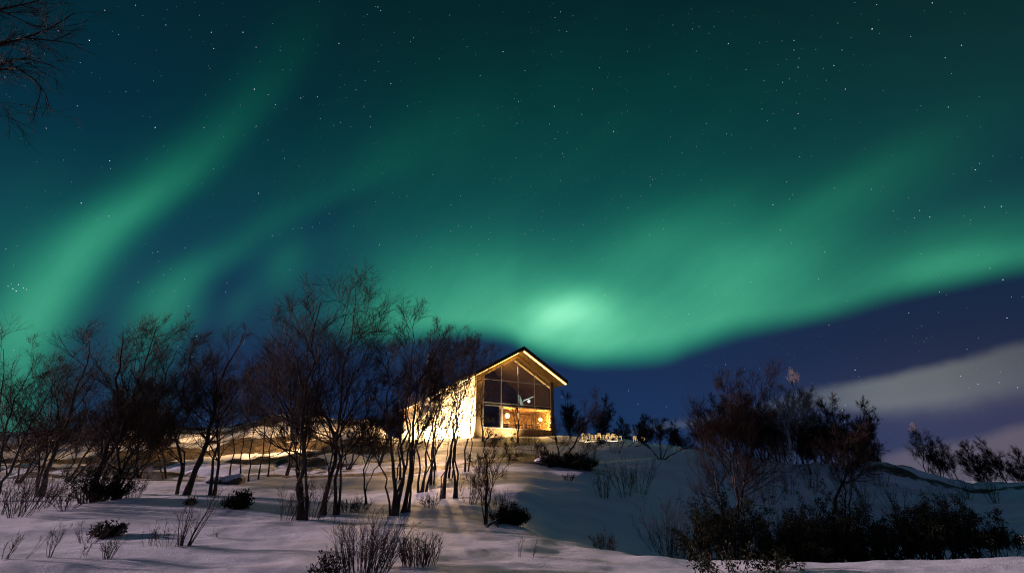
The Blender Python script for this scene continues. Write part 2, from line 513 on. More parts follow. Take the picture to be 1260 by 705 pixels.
H = H + far * (1 - house_flat) * (fbm(XX / 9, YY / 6, 3) * .55 + fbm(XX / 2.6, YY / 1.9, 8) * .14)
H = H + rough_left * (1 - house_flat) * (np.abs(fbm(XX / 4, YY / 2.6, 31, 5)) * .9 - .25) + rough_right * (fbm(XX / 4, YY / 4, 44) * .7 + fbm(XX / 1.6, YY / 1.3, 46) * .35)
H = H + np.clip((XX - 6) / 6, 0, 1) * np.clip((YY - 20) / 5, 0, 1) * np.clip((70 - YY) / 20, 0, 1) * (fbm(XX / 3.4, YY / 2.2, 61, 4) * .55)
H = H + near * (fbm(XX / 3.2, YY / 1.5, 21, 3) * .12 + fbm(XX / .9, YY / .4, 23, 3) * .045)

# unseen ridge added out of view, keeps the low moon off the left hillside
H = H + 24 * np.exp(-((XX + 130) / 20) ** 2) * np.clip((YY - 54) / 8, 0, 1) * np.clip((98 - YY) / 12, 0, 1)


def ground(x, y):
    ph = math.atan2(x, y); r = math.hypot(x, y)
    i = int(np.clip(np.searchsorted(PH, ph) - 1, 0, len(PH) - 2)); j = int(np.clip(np.searchsorted(RR, r) - 1, 0, NR - 2))
    a = (ph - PH[i]) / (PH[i + 1] - PH[i]); b = (r - RR[j]) / (RR[j + 1] - RR[j])
    a = min(max(a, 0), 1); b = min(max(b, 0), 1)
    return float((H[i, j] * (1 - a) + H[i + 1, j] * a) * (1 - b) + (H[i, j + 1] * (1 - a) + H[i + 1, j + 1] * a) * b)


def gpos(px, D, py=600.0):
    """point on the ground below picture column px at distance D"""
    for _ in range(4):
        p = pix(px, py, D); z = ground(p[0], p[1])
        e = (z - CAMZ) / D                         # find the row of that ground
        yc = F * (e * math.cos(TH) - math.sin(TH)) / (math.cos(TH) + e * math.sin(TH))
        py = CY - yc
    return np.array([p[0], p[1], z]), py


nphi = len(PH)
V_ = np.stack([XX, YY, H], -1).reshape(-1, 3)
i0 = (np.arange(nphi - 1)[:, None] * NR + np.arange(NR - 1)[None, :]).ravel()
quads = np.stack([i0, i0 + NR, i0 + NR + 1, i0 + 1], -1)
# heath masks, stored per vertex: brown patches of crowberry and grass showing through thin snow
heath = np.clip((YY - 26) / 6, 0, 1) * np.clip((52 - YY) / 8, 0, 1) * np.clip((9 - XX) / 8, 0, 1) * np.clip((XX + 40) / 10, 0, 1)
heath = heath + .75 * rough_left + rough_right * .5
heath = heath * np.clip(fbm(XX / 6, YY / 1.9, 51, 4) * 1.7 + .42, 0, 1)
heath *= (1 - .8 * house_flat)


def snow_material():
    m, nt, bs = new_mat('snow')
    E.nt = nt
    tc = nt.nodes.new('ShaderNodeTexCoord')
    def noise(scale, detail, stretch=(1, 1, 1), rough=.55):
        mp = nt.nodes.new('ShaderNodeMapping'); mp.inputs['Scale'].default_value = stretch
        nt.links.new(tc.outputs['Object'], mp.inputs[0])
        n = nt.nodes.new('ShaderNodeTexNoise'); n.inputs['Scale'].default_value = scale; n.inputs['Detail'].default_value = detail
        n.inputs['Roughness'].default_value = rough
        nt.links.new(mp.outputs[0], n.inputs['Vector']); return E(n.outputs['Fac'])
    at = nt.nodes.new('ShaderNodeAttribute'); at.attribute_name = 'heath'
    h = E(at.outputs['Fac'])
    geo = nt.nodes.new('ShaderNodeNewGeometry'); sp = nt.nodes.new('ShaderNodeSeparateXYZ')
    nt.links.new(geo.outputs['Normal'], sp.inputs[0])
    nz = E(sp.outputs[2])
    n1 = noise(1.9, 10, (.7, 1.2, 1), .76)
    mask = sstep(h * 1.1 + n1 * 1.1 + E.math('MAXIMUM', .93 - nz, 0.0) * 2.0 * h, .86, 1.08)
    dirt = noise(.55, 6, (.5, 1.4, 1)); 
    mixd = nt.nodes.new('ShaderNodeMix'); mixd.data_type = 'RGBA'
    nt.links.new(sstep(dirt, .40, .68).s, mixd.inputs[0])
    mixd.inputs[6].default_value = (.86, .86, .88, 1); mixd.inputs[7].default_value = (.76, .75, .76, 1)
    ramp = nt.nodes.new('ShaderNodeValToRGB')
    ramp.color_ramp.elements[0].color = (.035, .028, .018, 1); ramp.color_ramp.elements[1].color = (.17, .12, .07, 1)
    ramp.color_ramp.elements[0].position = .35; ramp.color_ramp.elements[1].position = .7
    nt.links.new(noise(5, 6).s, ramp.inputs[0])
    mixh = nt.nodes.new('ShaderNodeMix'); mixh.data_type = 'RGBA'
    nt.links.new(mask.s, mixh.inputs[0]); nt.links.new(mixd.outputs[2], mixh.inputs[6]); nt.links.new(ramp.outputs[0], mixh.inputs[7])
    speck = (noise(26, 4, (.7, 1.5, 1), .7) - .5) * .6 + (noise(75, 3, (1, 1, 1), .7) - .5) * .34 + (noise(1.6, 4, (.35, 1.6, 1)) - .5) * .22 + 1.0
    litter = sstep(noise(34, 2, (1, 1, 1)), .70, .76) * .45
    vm = nt.nodes.new('ShaderNodeVectorMath'); vm.operation = 'SCALE'
    nt.links.new(mixh.outputs[2], vm.inputs[0]); nt.links.new(E.math('MINIMUM', speck * (1.0 - litter), 1.08).s, vm.inputs['Scale'])
    nt.links.new(vm.outputs[0], bs.inputs['Base Color'])
    bs.inputs['Roughness'].default_value = .62
    bs.inputs['Specular IOR Level'].default_value = .25
    hgt = noise(2.4, 5, (.5, 1.5, 1)) * .06 + noise(13, 5, (.6, 1.5, 1)) * .022 + noise(48, 4) * .020 + mask * noise(9, 5) * .22
    b = nt.nodes.new('ShaderNodeBump'); b.inputs['Strength'].default_value = .8; b.inputs['Distance'].default_value = 1.0
    nt.links.new(hgt.s, b.inputs['Height']); nt.links.new(b.outputs[0], bs.inputs['Normal'])
    E.nt = WT
    return m


M['snow'] = snow_material()
gnd = mesh_np('ground', V_, [quads], M['snow'], smooth=True)
a_ = gnd.data.attributes.new('heath', 'FLOAT', 'POINT'); a_.data.foreach_set('value', heath.ravel().astype(np.float32))
tag(gnd, 'snow covered ground rising to a knoll, with a shaded gully', kind='structure')

# ------------------------------------------------------------------ stars
def icosphere():
    import bmesh
    bm = bmesh.new(); bmesh.ops.create_icosphere(bm, subdivisions=1, radius=1)
    v = np.array([x.co[:] for x in bm.verts]); f = np.array([[x.index for x in p.verts] for p in bm.faces]); bm.free(); return v, f


BRIGHT = [(110, 50, 2.2), (129, 13, 1), (146, 43, .7), (260, 40, 1.6), (263, 60, 1.3), (299, 40, 1.6), (155, 113, .7), (191, 157, 2), (251, 157, 1.2),
          (313, 110, 2.2), (330, 117, 1.2), (339, 129, 1.2), (370, 121, 1.5), (135, 198, 1.6), (134, 266, 1.2), (100, 250, 1.8), (318, 238, 1.8), (350, 195, .8),
          (335, 290, 1), (57, 158, 1), (417, 54, 1.4), (452, 18, .8), (465, 9, 1.3), (438, 111, 1.4), (481, 103, 1.7), (448, 132, 1), (466, 76, .8), (467, 301, 1.3),
          (394, 146, 1), (350, 195, 1), (619, 64, 1.8), (638, 125, 1.6), (682, 131, 2), (636, 152, 1), (676, 153, 1), (683, 171, 1.2), (692, 189, 1.3), (755, 162, 2),
          (729, 110, 1.2), (635, 194, 1), (690, 222, 1.2), (668, 260, .9), (555, 252, 1), (513, 290, .8), (603, 286, .9), (705, 20, .8), (683, 22, .8),
          (852, 36, .9), (896, 54, 1.6), (977, 50, 1.4), (1073, 36, 2.6), (1147, 4, 1.6), (1183, 56, 1.3), (1026, 81, 1.4), (1040, 110, 1.6), (982, 83, 1.2),
          (982, 140, 1.6), (944, 149, 1), (1036, 62, 1), (918, 86, .8), (869, 152, 1), (825, 169, .8), (978, 158, 1), (1200, 209, 1.6), (1232, 254, 1.5), (1144, 267, 1.3),
          (1125, 268, .9), (968, 224, 1), (951, 252, 1.6), (984, 193, .9), (1072, 233, 1), (960, 283, 1.2), (880, 362, .9), (1234, 344, 1.6), (1239, 391, 1.3), (1156, 359, .9),
          (1020, 400, 1), (1052, 455, 1.5), (1218, 330, 1), (10, 352, 1.2), (16, 355, 1.8), (23, 350, 1.6), (29, 354, 1.3), (20, 358, 1.8), (33, 356, 1.2), (14, 349, .8),
          (170, 347, .9), (242, 413, 1.4), (785, 497, 1.2), (820, 500, .8), (980, 127, .7), (983, 72, .8)]


def build_stars():
    rng = np.random.default_rng(5)
    iv, iff = icosphere()
    dirs, br = [], []
    for x, y, b in BRIGHT:
        r = ray(x, y); dirs.append(r / np.linalg.norm(r)); br.append(b)
    n = 4800
    z = rng.uniform(.02, 1, n); a = rng.uniform(0, 2 * math.pi, n)
    rd = np.stack([np.cos(a) * np.sqrt(1 - z * z), np.sin(a) * np.sqrt(1 - z * z), z], -1)
    for k in range(n):
        dirs.append(rd[k]); br.append(.26 + 1.0 * rng.random() ** 5)
    for cx_, cy_ in ((335, 118), (968, 62), (980, 80), (640, 150), (690, 215), (1150, 262)):
        for _ in range(6):
            r = ray(cx_ + rng.normal() * 36, cy_ + rng.normal() * 28); dirs.append(r / np.linalg.norm(r)); br.append(.25 + .4 * rng.random())
    dirs = np.array(dirs); br = np.array(br)
    Rm = 6500.0
    rad = Rm * np.radians(.023) * (.55 + .45 * np.sqrt(br))
    Vv = (dirs * Rm)[:, None, :] + iv[None] * rad[:, None, None]
    Ff = iff[None] + (np.arange(len(br)) * len(iv))[:, None, None]
    m, nt, bs = new_mat('starlight')
    nt.nodes.remove(bs)
    at = nt.nodes.new('ShaderNodeAttribute'); at.attribute_name = 'glow'
    em = nt.nodes.new('ShaderNodeEmission'); nt.links.new(at.outputs['Color'], em.inputs[0]); em.inputs[1].default_value = 1.0
    nt.links.new(em.outputs[0], nt.nodes['Material Output'].inputs[0])
    m.cycles.emission_sampling = 'NONE'
    o = mesh_np('stars', Vv.reshape(-1, 3), [Ff.reshape(-1, 3)], m)
    tint = np.stack([.75 + .3 * rng.random(len(br)), .92 + 0 * br, 1.0 + .12 * rng.random(len(br)), 1 + 0 * br], -1)
    c = tint * (br * 1.25)[:, None]
    at = o.data.attributes.new('glow', 'FLOAT_COLOR', 'POINT')
    at.data.foreach_set('color', np.repeat(c, len(iv), axis=0).astype(np.float32).ravel())
    o.visible_shadow = True
    tag(o, 'scattered white and bluish stars across the aurora sky', kind='stuff')


build_stars()

# ------------------------------------------------------------------ house
HC = np.array([-3.5, 45.0]); HZ = 5.2; HA = math.atan2(.455, .89)
W, L = 8.92, 28.0
house = empty('house', (HC[0], HC[1], HZ), HA)
tag(house, 'floodlit timber house with tall glazed gable on the snowy knoll', 'house')
hs = lambda x: 5.95 + 3.05 * (1 - abs(x - W / 2) / (W / 2 + .7))      # roof top height over x
RT = .34                                                             # roof depth
gs = lambda x: hs(x) - RT - .04                                      # underside


def house_to_world(x, y, z):
    c, s = math.cos(HA), math.sin(HA)
    return (HC[0] + c * x - s * y, HC[1] + s * x + c * y, HZ + z)


# side wall of lying boards (relief in the mesh), rear and far walls
mb = MB()
z = -1.5; k = 0
while z < gs(0) - .02:
    z1 = min(z + .24, gs(0) - .02)
    mb.box(((.0, .035, .012, .05)[k % 4], .30, z), (.2, L, z1 - .022)); z = z1; k += 1
mb.build('wall', M['boards'], house)
mb = MB().box((W - .2, .30, -1.5), (W, L, gs(W) - .02)); mb.build('wall', M['wood'], house)
MB().prism_y([(.2, -1.5), (W - .2, -1.5), (W - .2, gs(W) - .3), (W / 2, gs(W / 2) - .05), (.2, gs(0) - .3)], L - .2, L - .01).build('wall', M['wood'], house)
# gable wall: posts, plinth, raking boards
MB().box((0, 0, -1.5), (.80, .28, gs(0) + .02)).build('corner_post', M['wood'], house, bevel=.012)
MB().box((8.50, 0, -1.5), (W, .28, gs(W) + .02)).build('corner_post', M['dark_wood'], house, bevel=.012)
MB().box((.80, .02, -1.5), (8.50, .28, 1.0)).build('plinth', M['wood'], house)
gl = lambda x: gs(x) - .42                                            # top of the glass
mb = MB()
for xa, xb in ((.0, W / 2), (W / 2, W)):
    mb.prism_y([(xa, gl(xa)), (xb, gl(xb)), (xb, gs(xb)), (xa, gs(xa))] if True else [], .04, .24)
mb.build('raking_board', M['pine'], house)
MB().box((.80, .01, 3.17), (8.50, .25, 3.34)).build('floor_band', M['dark_wood'], house)
XM = [.80, 2.72, 4.64, 6.56, 8.50]
# glazing bars
for x in XM:
    top = gl(x)
    MB().box((x - .035, -.03, 1.0), (x + .035, .06, top)).build('mullion', M['frame'], house)
for z0 in (1.0, 3.10, 3.36, 5.62):
    a, b = XM[0], XM[-1]
    if z0 > 5:
        a, b = XM[0], XM[-1]
    MB().box((a + .036, -.024, z0), (b - .036, .05, z0 + .06)).build('transom', M['frame'], house)
MB().bar((.80, 0.0, gl(.80) - .03), (W / 2, 0.0, gl(W / 2) - .03), .07, .05).build('gable_bar', M['frame'], house)
MB().bar((8.50, 0.0, gl(8.50) - .03), (W / 2, 0.0, gl(W / 2) - .03), .07, .05).build('gable_bar', M['frame'], house)
# lit window surround on the ground floor
MB().box((2.80, -.02, 1.10), (2.92, .05, 3.06)).build('window_frame', M['frame'], house)


def glass_material(name, tint, refl):
    m, nt, bs = new_mat(name); nt.nodes.remove(bs)
    tr = nt.nodes.new('ShaderNodeBsdfTransparent'); tr.inputs[0].default_value = (*tint, 1)
    g = nt.nodes.new('ShaderNodeBsdfGlossy'); g.inputs['Roughness'].default_value = .03
    n = nt.nodes.new('ShaderNodeTexNoise'); n.inputs['Scale'].default_value = .7
    b = nt.nodes.new('ShaderNodeBump'); b.inputs['Strength'].default_value = .08; b.inputs['Distance'].default_value = .1
    nt.links.new(n.outputs['Fac'], b.inputs['Height']); nt.links.new(b.outputs[0], g.inputs['Normal'])
    fr = nt.nodes.new('ShaderNodeFresnel'); fr.inputs[0].default_value = 1.5
    mu = nt.nodes.new('ShaderNodeMath'); mu.operation = 'MULTIPLY_ADD'; mu.inputs[1].default_value = 1.0; mu.inputs[2].default_value = refl
    nt.links.new(fr.outputs[0], mu.inputs[0])
    mx = nt.nodes.new('ShaderNodeMixShader'); nt.links.new(mu.outputs[0], mx.inputs[0])
    nt.links.new(tr.outputs[0], mx.inputs[1]); nt.links.new(g.outputs[0], mx.inputs[2])
    nt.links.new(mx.outputs[0], nt.nodes['Material Output'].inputs[0]); return m


M['glass'] = glass_material('window_glass', (.80, .78, .72), .08)
for i in range(4):
    a, b = XM[i] + .037, XM[i + 1] - .037
    MB().box((a, .012, 1.062), (b, .022, 3.098)).build('window_pane', M['glass'], house)
    MB().box((a, .012, 3.422), (b, .022, 5.618)).build('window_pane', M['glass'], house)
    poly = [(a, 5.682), (b, 5.682), (b, gl(b) - .06), (a, gl(a) - .06)]
    if gl(min(a, 99)) - .06 < 5.69 and i == 0: poly = [(a + .02, 5.682), (b, 5.682), (b, gl(b) - .06)]
    if gl(b) - .06 < 5.69 and i == 3: poly = [(a, 5.682), (b - .02, 5.682), (a, gl(a) - .06)]
    MB().prism_y(poly, .012, .022).build('window_pane', M['glass'], house)
# roof: two slabs with a gable overhang, dark bargeboards, pale soffit boards
ov = 1.7
for sgn in (-1, 1):
    xe = W / 2 + sgn * (W / 2 + .7)
    MB().prism_y([(xe, hs(xe) - .13), (W / 2, hs(W / 2) - .13), (W / 2, hs(W / 2)), (xe, hs(xe))], -ov, L + .5).build('roof', M['dark_wood'], house)
    MB().prism_y([(xe, hs(xe) - RT), (W / 2 - sgn * 0.0, hs(W / 2) - RT), (W / 2, hs(W / 2) - .134), (xe, hs(xe) - .134)], -ov + .02, L + .45).build('soffit', M['pine'], house)
    MB().prism_y([(xe + sgn * .02, hs(xe) - RT - .02), (W / 2 + sgn * .002, hs(W / 2) - RT - .02), (W / 2 + sgn * .002, hs(W / 2) + .03), (xe + sgn * .02, hs(xe) + .02)], -ov - .05, -ov - .003).build('bargeboard', M['dark_wood'], house)
def unsampled(m):
    m.cycles.emission_sampling = 'NONE'; return m


M['strip'] = emit('gold_light_strip', (1.0, .55, .13), 5.0)
M['strip_gable'] = emit('gable_light_strip', (1.0, .58, .17), 4.5)
M['strip_bright'] = unsampled(emit('bright_light_strip', (1.0, .66, .25), 4.5))
MB().bar((W / 2 + .10, -ov + .24, gs(W / 2 + .10) - .02), (W + .62, -ov + .24, gs(W + .62) - .02), .22, .05).build('light_strip', M['strip_gable'], house)
MB().bar((W / 2 - .10, -.55, gs(W / 2 - .10) - .02), (-.60, -.55, gs(-.60) - .02), .45, .05).build('light_strip', M['strip'], house)
MB().bar((-.30, .2, gs(-.30) - .02), (-.30, L - .5, gs(-.30) - .02), .12, .05).build('light_strip', M['strip_gable'], house)
# inside: floors, rear partition, ceiling of the ground floor
MB().box((.22, .30, .85), (W - .22, 9.0, .95)).build('floor', M['inner'], house)
MB().box((.22, .30, 3.10), (W - .22, 9.0, 3.30)).build('ceiling', M['inner'], house)
MB().box((.22, 4.6, .96), (W - .22, 4.75, 3.09)).build('partition', M['inner'], house)
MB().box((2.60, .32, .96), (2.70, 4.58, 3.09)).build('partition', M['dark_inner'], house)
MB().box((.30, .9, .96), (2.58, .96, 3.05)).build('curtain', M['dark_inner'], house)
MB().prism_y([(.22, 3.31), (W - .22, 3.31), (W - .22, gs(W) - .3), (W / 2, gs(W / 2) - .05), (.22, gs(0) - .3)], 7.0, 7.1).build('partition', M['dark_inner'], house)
MB().box((5.2, 3.6, .96), (7.2, 4.2, 2.0)).build('counter', M['inner'], house, bevel=.02)


def lamp(name, kind, loc, energy, color, parent=None, size=.1, aim=None, spot=None, blend=.5):
    d = bpy.data.lights.new(name, kind); d.energy = energy; d.color = color
    if kind == 'SPOT': d.spot_size = R(spot); d.spot_blend = blend
    d.shadow_soft_size = size
    o = bpy.data.objects.new(name, d); COL.objects.link(o); o.location = loc
    if aim is not None:
        v = Vector(aim) - Vector(loc); o.rotation_euler = v.to_track_quat('-Z', 'Y').to_euler()
    return o


# pendant globes behind the glass
M['globe'] = unsampled(emit('globe_light', (1.0, .66, .26), 9.0))
for n_, (x, y, zc, lab) in enumerate(((4.0, 1.2, 2.42, 'large round pendant lamp glowing behind the middle ground floor pane'),
                                      (7.9, 1.2, 2.25, 'smaller round pendant lamp glowing behind the right hand ground floor pane'))):
    t = empty('pendant_lamp', house_to_world(x, y, zc), HA)
    tag(t, lab, 'lamp', 'pendant lamps inside the house')
    r = .24 if n_ == 0 else .19
    MB().lathe([(.001, -r)] + [(r * math.sin(a), -r * math.cos(a)) for a in np.linspace(.2, math.pi - .2, 9)] + [(.001, r)]).build('globe', M['globe'], t, smooth=True)
    MB().tube([(0, 0, r), (0, 0, 3.08 - zc)], [.012, .012], 6).build('cord', M['metal'], t)
    lamp('globe_glow', 'POINT', house_to_world(x, y - .5, zc - .35), 1300, (1, .62, .22), size=.15)
# dining tables by the window
for n_, (x, y) in enumerate(((4.0, 1.7), (5.6, 2.2), (7.4, 1.5))):
    t = empty('dining_table', house_to_world(x, y, .95), HA)
    tag(t, ['dark table under the large pendant lamp', 'set table behind the second lit pane', 'set table behind the rightmost lit pane'][n_], 'table', 'tables inside the house')
    MB().box((-.55, -.4, .70), (.55, .4, .75)).build('tabletop', M['dark_wood'], t, bevel=.01)
    for sx in (-.48, .48):
        for sy in (-.33, .33):
            MB().box((sx - .03, sy - .03, 0), (sx + .03, sy + .03, .698)).build('leg', M['dark_wood'], t)
    for j in range(3):
        g = MB().lathe([(.03, 0), (.035, .01), (.006, .03), (.006, .09), (.04, .13), (.035, .2)], (0, 0, 0), 8).build('drinking_glass', M['frame'], None, smooth=True)
        g.location = house_to_world(x - .35 + .33 * j, y - .1 + .12 * (j % 2), .95 + .755)
        tag(g, ['left glass', 'middle glass', 'right glass'][j] + ' standing on the ' + ['table under the large lamp', 'second window table', 'rightmost window table'][n_], 'glass', 'glasses on the tables')
# shelves and a tall cupboard against the rear partition
t = empty('cupboard', house_to_world(5.3, 4.35, .95), HA); tag(t, 'tall bright cupboard behind the second lit pane', 'cupboard')
MB().box((-.5, -.2, 0), (.5, .2, 1.9)).build('body', M['frame'], t, bevel=.01)
for sx in (-1, 1): MB().box((sx * .25 - .22, -.225, .08), (sx * .25 + .22, -.203, 1.84)).build('door', M['inner'], t)
for q, (x, y) in enumerate(((3.5, 2.4), (4.6, 2.4), (6.9, 2.2), (7.9, 2.3), (6.1, 3.0))):
    t = empty('dining_chair', house_to_world(x, y, .95), HA + .3 * q); tag(t, ['left chair behind the table under the large lamp', 'right chair behind the table under the large lamp', 'left chair at the rightmost window table', 'right chair at the rightmost window table', 'chair by the counter'][q], 'chair', 'chairs inside the house')
    MB().box((-.22, -.22, .42), (.22, .22, .46)).build('seat', M['dark_wood'], t)
    MB().box((-.22, .19, .50), (.22, .22, .95)).build('backrest', M['dark_wood'], t)
    for sx in (-.19, .19):
        for sy in (-.19, .19): MB().box((sx - .02, sy - .02, 0), (sx + .02, sy + .02, .418)).build('leg', M['dark_wood'], t)
# invented glowing panel and lamp, stand-ins for a pale bluish shape upstairs
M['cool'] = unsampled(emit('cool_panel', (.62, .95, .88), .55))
M['cool_bright'] = unsampled(emit('standin_bulb_glow', (.75, .93, 1.0), 3.2))
t = empty('standin_panel', house_to_world(6.0, 2.2, 3.31), HA)
tag(t, 'made-up pale bluish slanted panel glowing behind the upper glass of the gable', 'panel')
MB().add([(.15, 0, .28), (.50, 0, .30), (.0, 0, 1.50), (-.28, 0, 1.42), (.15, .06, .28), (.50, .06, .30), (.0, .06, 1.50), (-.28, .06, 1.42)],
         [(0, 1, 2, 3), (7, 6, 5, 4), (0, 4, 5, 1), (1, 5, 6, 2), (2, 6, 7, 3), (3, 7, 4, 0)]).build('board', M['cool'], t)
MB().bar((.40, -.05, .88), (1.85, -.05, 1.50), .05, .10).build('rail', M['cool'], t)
MB().lathe([(.001, -.16), (.11, -.11), (.16, 0), (.11, .11), (.001, .16)], (1.02, -.15, .85), 12).build('bulb', M['cool_bright'], t, smooth=True)
lamp('added_upper_glow', 'POINT', house_to_world(3.2, 3.5, 7.6), 170, (1, .66, .32), size=.3)  # added lamp, warms the upper glass where brown reflections belong
lamp('cool_glow', 'POINT', house_to_world(6.9, 1.6, 4.2), 14, (.7, .95, 1.0), size=.1)  # cool light added with the invented panel

# floodlights standing in the snow
def floodlight(x, y, aim, energy, label, spot=110, color=(1, .85, .62), zoff=.25):
    wx, wy, _ = house_to_world(x, y, 0); g = ground(wx, wy)
    t = empty('floodlight', (wx, wy, g)); tag(t, label, 'floodlight', 'floodlights round the house')
    ax = Vector(aim) - Vector((wx, wy, g + zoff)); t.rotation_euler = (0, 0, math.atan2(ax.y, ax.x) - math.pi / 2)
    MB().tube([(0, 0, -.1), (0, 0, zoff - .08)], [.015, .015], 6).build('stake', M['metal'], t)
    MB().box((-.11, -.10, zoff - .08), (.11, .02, zoff + .08)).build('housing', M['metal'], t, bevel=.012)
    MB().box((-.09, .021, zoff - .06), (.09, .026, zoff + .06)).build('lens', M['strip_bright'], t)
    d = Vector((ax.x, ax.y, 0)).normalized()
    lamp('floodlight_beam', 'SPOT', (wx + d.x * .06, wy + d.y * .06, g + zoff), energy, color, size=.06, aim=aim, spot=spot, blend=.7)


for n_, y in enumerate((1.6, 5.4, 9.6, 14.5, 20.0, 25.5)):
    floodlight(-2.0, y, house_to_world(0, y + .4, 1.9), (24000, 24000, 22000, 18000, 12000, 6000)[n_], ['first', 'second', 'third', 'fourth', 'fifth', 'sixth'][n_] + ' floodlight along the side wall counted from the gable', 112)
floodlight(1.55, -1.3, house_to_world(1.5, 0, 1.2), 500, 'floodlight below the left dark pane of the gable', 120)
floodlight(3.6, -1.2, house_to_world(3.6, 0, 1.1), 600, 'floodlight in the snow below the large pendant lamp', 120)


fx, fy = gpos(446, 35.0)[0][:2]  # post invented among the trees for the hidden warm light on the hillside
cA, sA = math.cos(HA), math.sin(HA)
floodlight(cA * (fx - HC[0]) + sA * (fy - HC[1]), -sA * (fx - HC[0]) + cA * (fy - HC[1]), (-46, 58, 10.5), 62000, 'hillside floodlight on an added tall thin post among the trees left of the house', 62, (1, .60, .28), 4.6)


# added wall lamps, stand in for house light spilling over the snow to the left
def added_wall_lamp(x, y, z, label, energy, aim, spot=150):
    t = empty('added_wall_lamp', house_to_world(x, y, z), HA); tag(t, label, 'lamp', 'added wall lamps of the house')
    MB().box((-.02, -.06, -.06), (.0, .06, .06)).build('backplate', M['metal'], t)
    MB().tube([(-.02, 0, 0), (-.16, 0, .02)], [.014, .014], 6).build('bracket', M['metal'], t)
    MB().lathe([(.04, -.1), (.10, -.08), (.11, .04), (.06, .10), (.001, .11)], (-.18, 0, 0), 12).build('lamp_shade', M['metal'], t, smooth=True)
    MB().lathe([(.001, -.16), (.05, -.14), (.05, -.09)], (-.18, 0, 0), 10).build('bulb', M['strip_bright'], t, smooth=True)
    lamp('added_lamp_beam', 'SPOT', house_to_world(x - .18, y, z - .2), energy, (1, .58, .25), size=1.4, aim=aim, spot=spot, blend=.8)


added_wall_lamp(-.02, 26.5, 5.2, 'added wall lamp near the far end of the side wall', 90000, (-42, 60, 4), 130)
added_wall_lamp(-.02, 12.0, 4.3, 'added wall lamp at the middle of the side wall', 32000, (-18, 38, 3), 130)
added_wall_lamp(-.02, 2.0, 4.2, 'added wall lamp beside the gable corner', 3000, (-12, 30, 0), 110)

# ------------------------------------------------------------------ golden lit garden chairs on the crest right of the house
M['chair_wood'] = noisy('pale_chair_wood', (.62, .52, .36), (.74, .64, .46), 6, .6, .2, 30)


def garden_chair(px, D, rz, label):
    p, _ = gpos(px, D)
    t = empty('garden_chair', (p[0], p[1], p[2] - .03), rz); t.scale = (.74, .74, .74); tag(t, label, 'chair', 'garden chairs on the snow crest')
    mb = MB()
    for k in range(4): mb.box((-.24, -.22 + k * .12, .30), (.24, -.12 + k * .12, .33))
    mb.build('seat', M['chair_wood'], t)
    mb = MB()
    for k in range(5):
        x = -.20 + k * .10; tp = .80 - .9 * x * x * 1.6
        mb.add([(x - .043, .25, .34), (x + .043, .25, .34), (x + .043, .38, tp), (x - .043, .38, tp), (x - .043, .275, .33), (x + .043, .275, .33), (x + .043, .405, tp), (x - .043, .405, tp)],
               [(0, 1, 2, 3), (7, 6, 5, 4), (0, 4, 5, 1), (1, 5, 6, 2), (2, 6, 7, 3), (3, 7, 4, 0)])
    mb.box((-.25, .405, .52), (.25, .43, .58))
    mb.build('backrest', M['chair_wood'], t)
    for sx in (-1, 1):
        MB().box((sx * .29 - .05, -.28, .50), (sx * .29 + .05, .34, .53)).build('armrest', M['chair_wood'], t)
        MB().box((sx * .29 - .03, -.26, 0), (sx * .29 + .03, -.19, .498)).build('leg', M['chair_wood'], t)
        MB().box((sx * .29 - .03, .24, 0), (sx * .29 + .03, .31, .498)).build('leg', M['chair_wood'], t)


for px, D, rz, lab in ((719, 43.6, .1, 'leftmost of the golden lit garden chairs on the snow crest'), (729, 43.7, .9, 'second garden chair from the left, turned aside, on the snow crest'),
                       (736.5, 43.5, -.3, 'third garden chair from the left in the golden lit row'), (746, 43.7, -.9, 'fourth garden chair, turned to the left, in the golden lit row'),
                       (755, 43.6, 0.0, 'fifth garden chair, facing the slope, in the golden lit row'), (762.5, 43.8, 1.3, 'rightmost garden chair of the row, seen from the side'),
                       (783.5, 42.8, .2, 'left one of the two garden chairs apart from the row'), (790.5, 42.8, -.5, 'right one of the two garden chairs apart from the row')):
    garden_chair(px, D, rz, lab)
for px, en, lab in ((724, 150, 'added floodlight in the snow before the left end of the chair row'), (754, 190, 'added floodlight in the snow before the right end of the chair row'), (787, 40, 'added floodlight in the snow before the two separate chairs')):
    a_ = gpos(px, 41.9)[0]; b_ = gpos(px, 43.6)[0]
    wx, wy = a_[0] - HC[0], a_[1] - HC[1]; c_, s_ = math.cos(HA), math.sin(HA)
    floodlight(c_ * wx + s_ * wy, -s_ * wx + c_ * wy, (b_[0], b_[1], b_[2] + .5), en, lab, 140, (1, .72, .36), .18)  # floodlights added only to brighten the chairs

# ------------------------------------------------------------------ bare trees
def unit(v): return v / np.maximum(np.linalg.norm(v, axis=-1, keepdims=True), 1e-9)


def grow(P, D, Ln, n, wig, up, rng, wind=None):
    pts = [P]; d = D
    for k in range(n):
        d = d + rng.normal(size=d.shape) * wig
        d[:, 2] += up
        if wind is not None: d = d + wind
        d = unit(d); P = P + d * (Ln / n)[:, None]; pts.append(P)
    return np.stack(pts, 1)


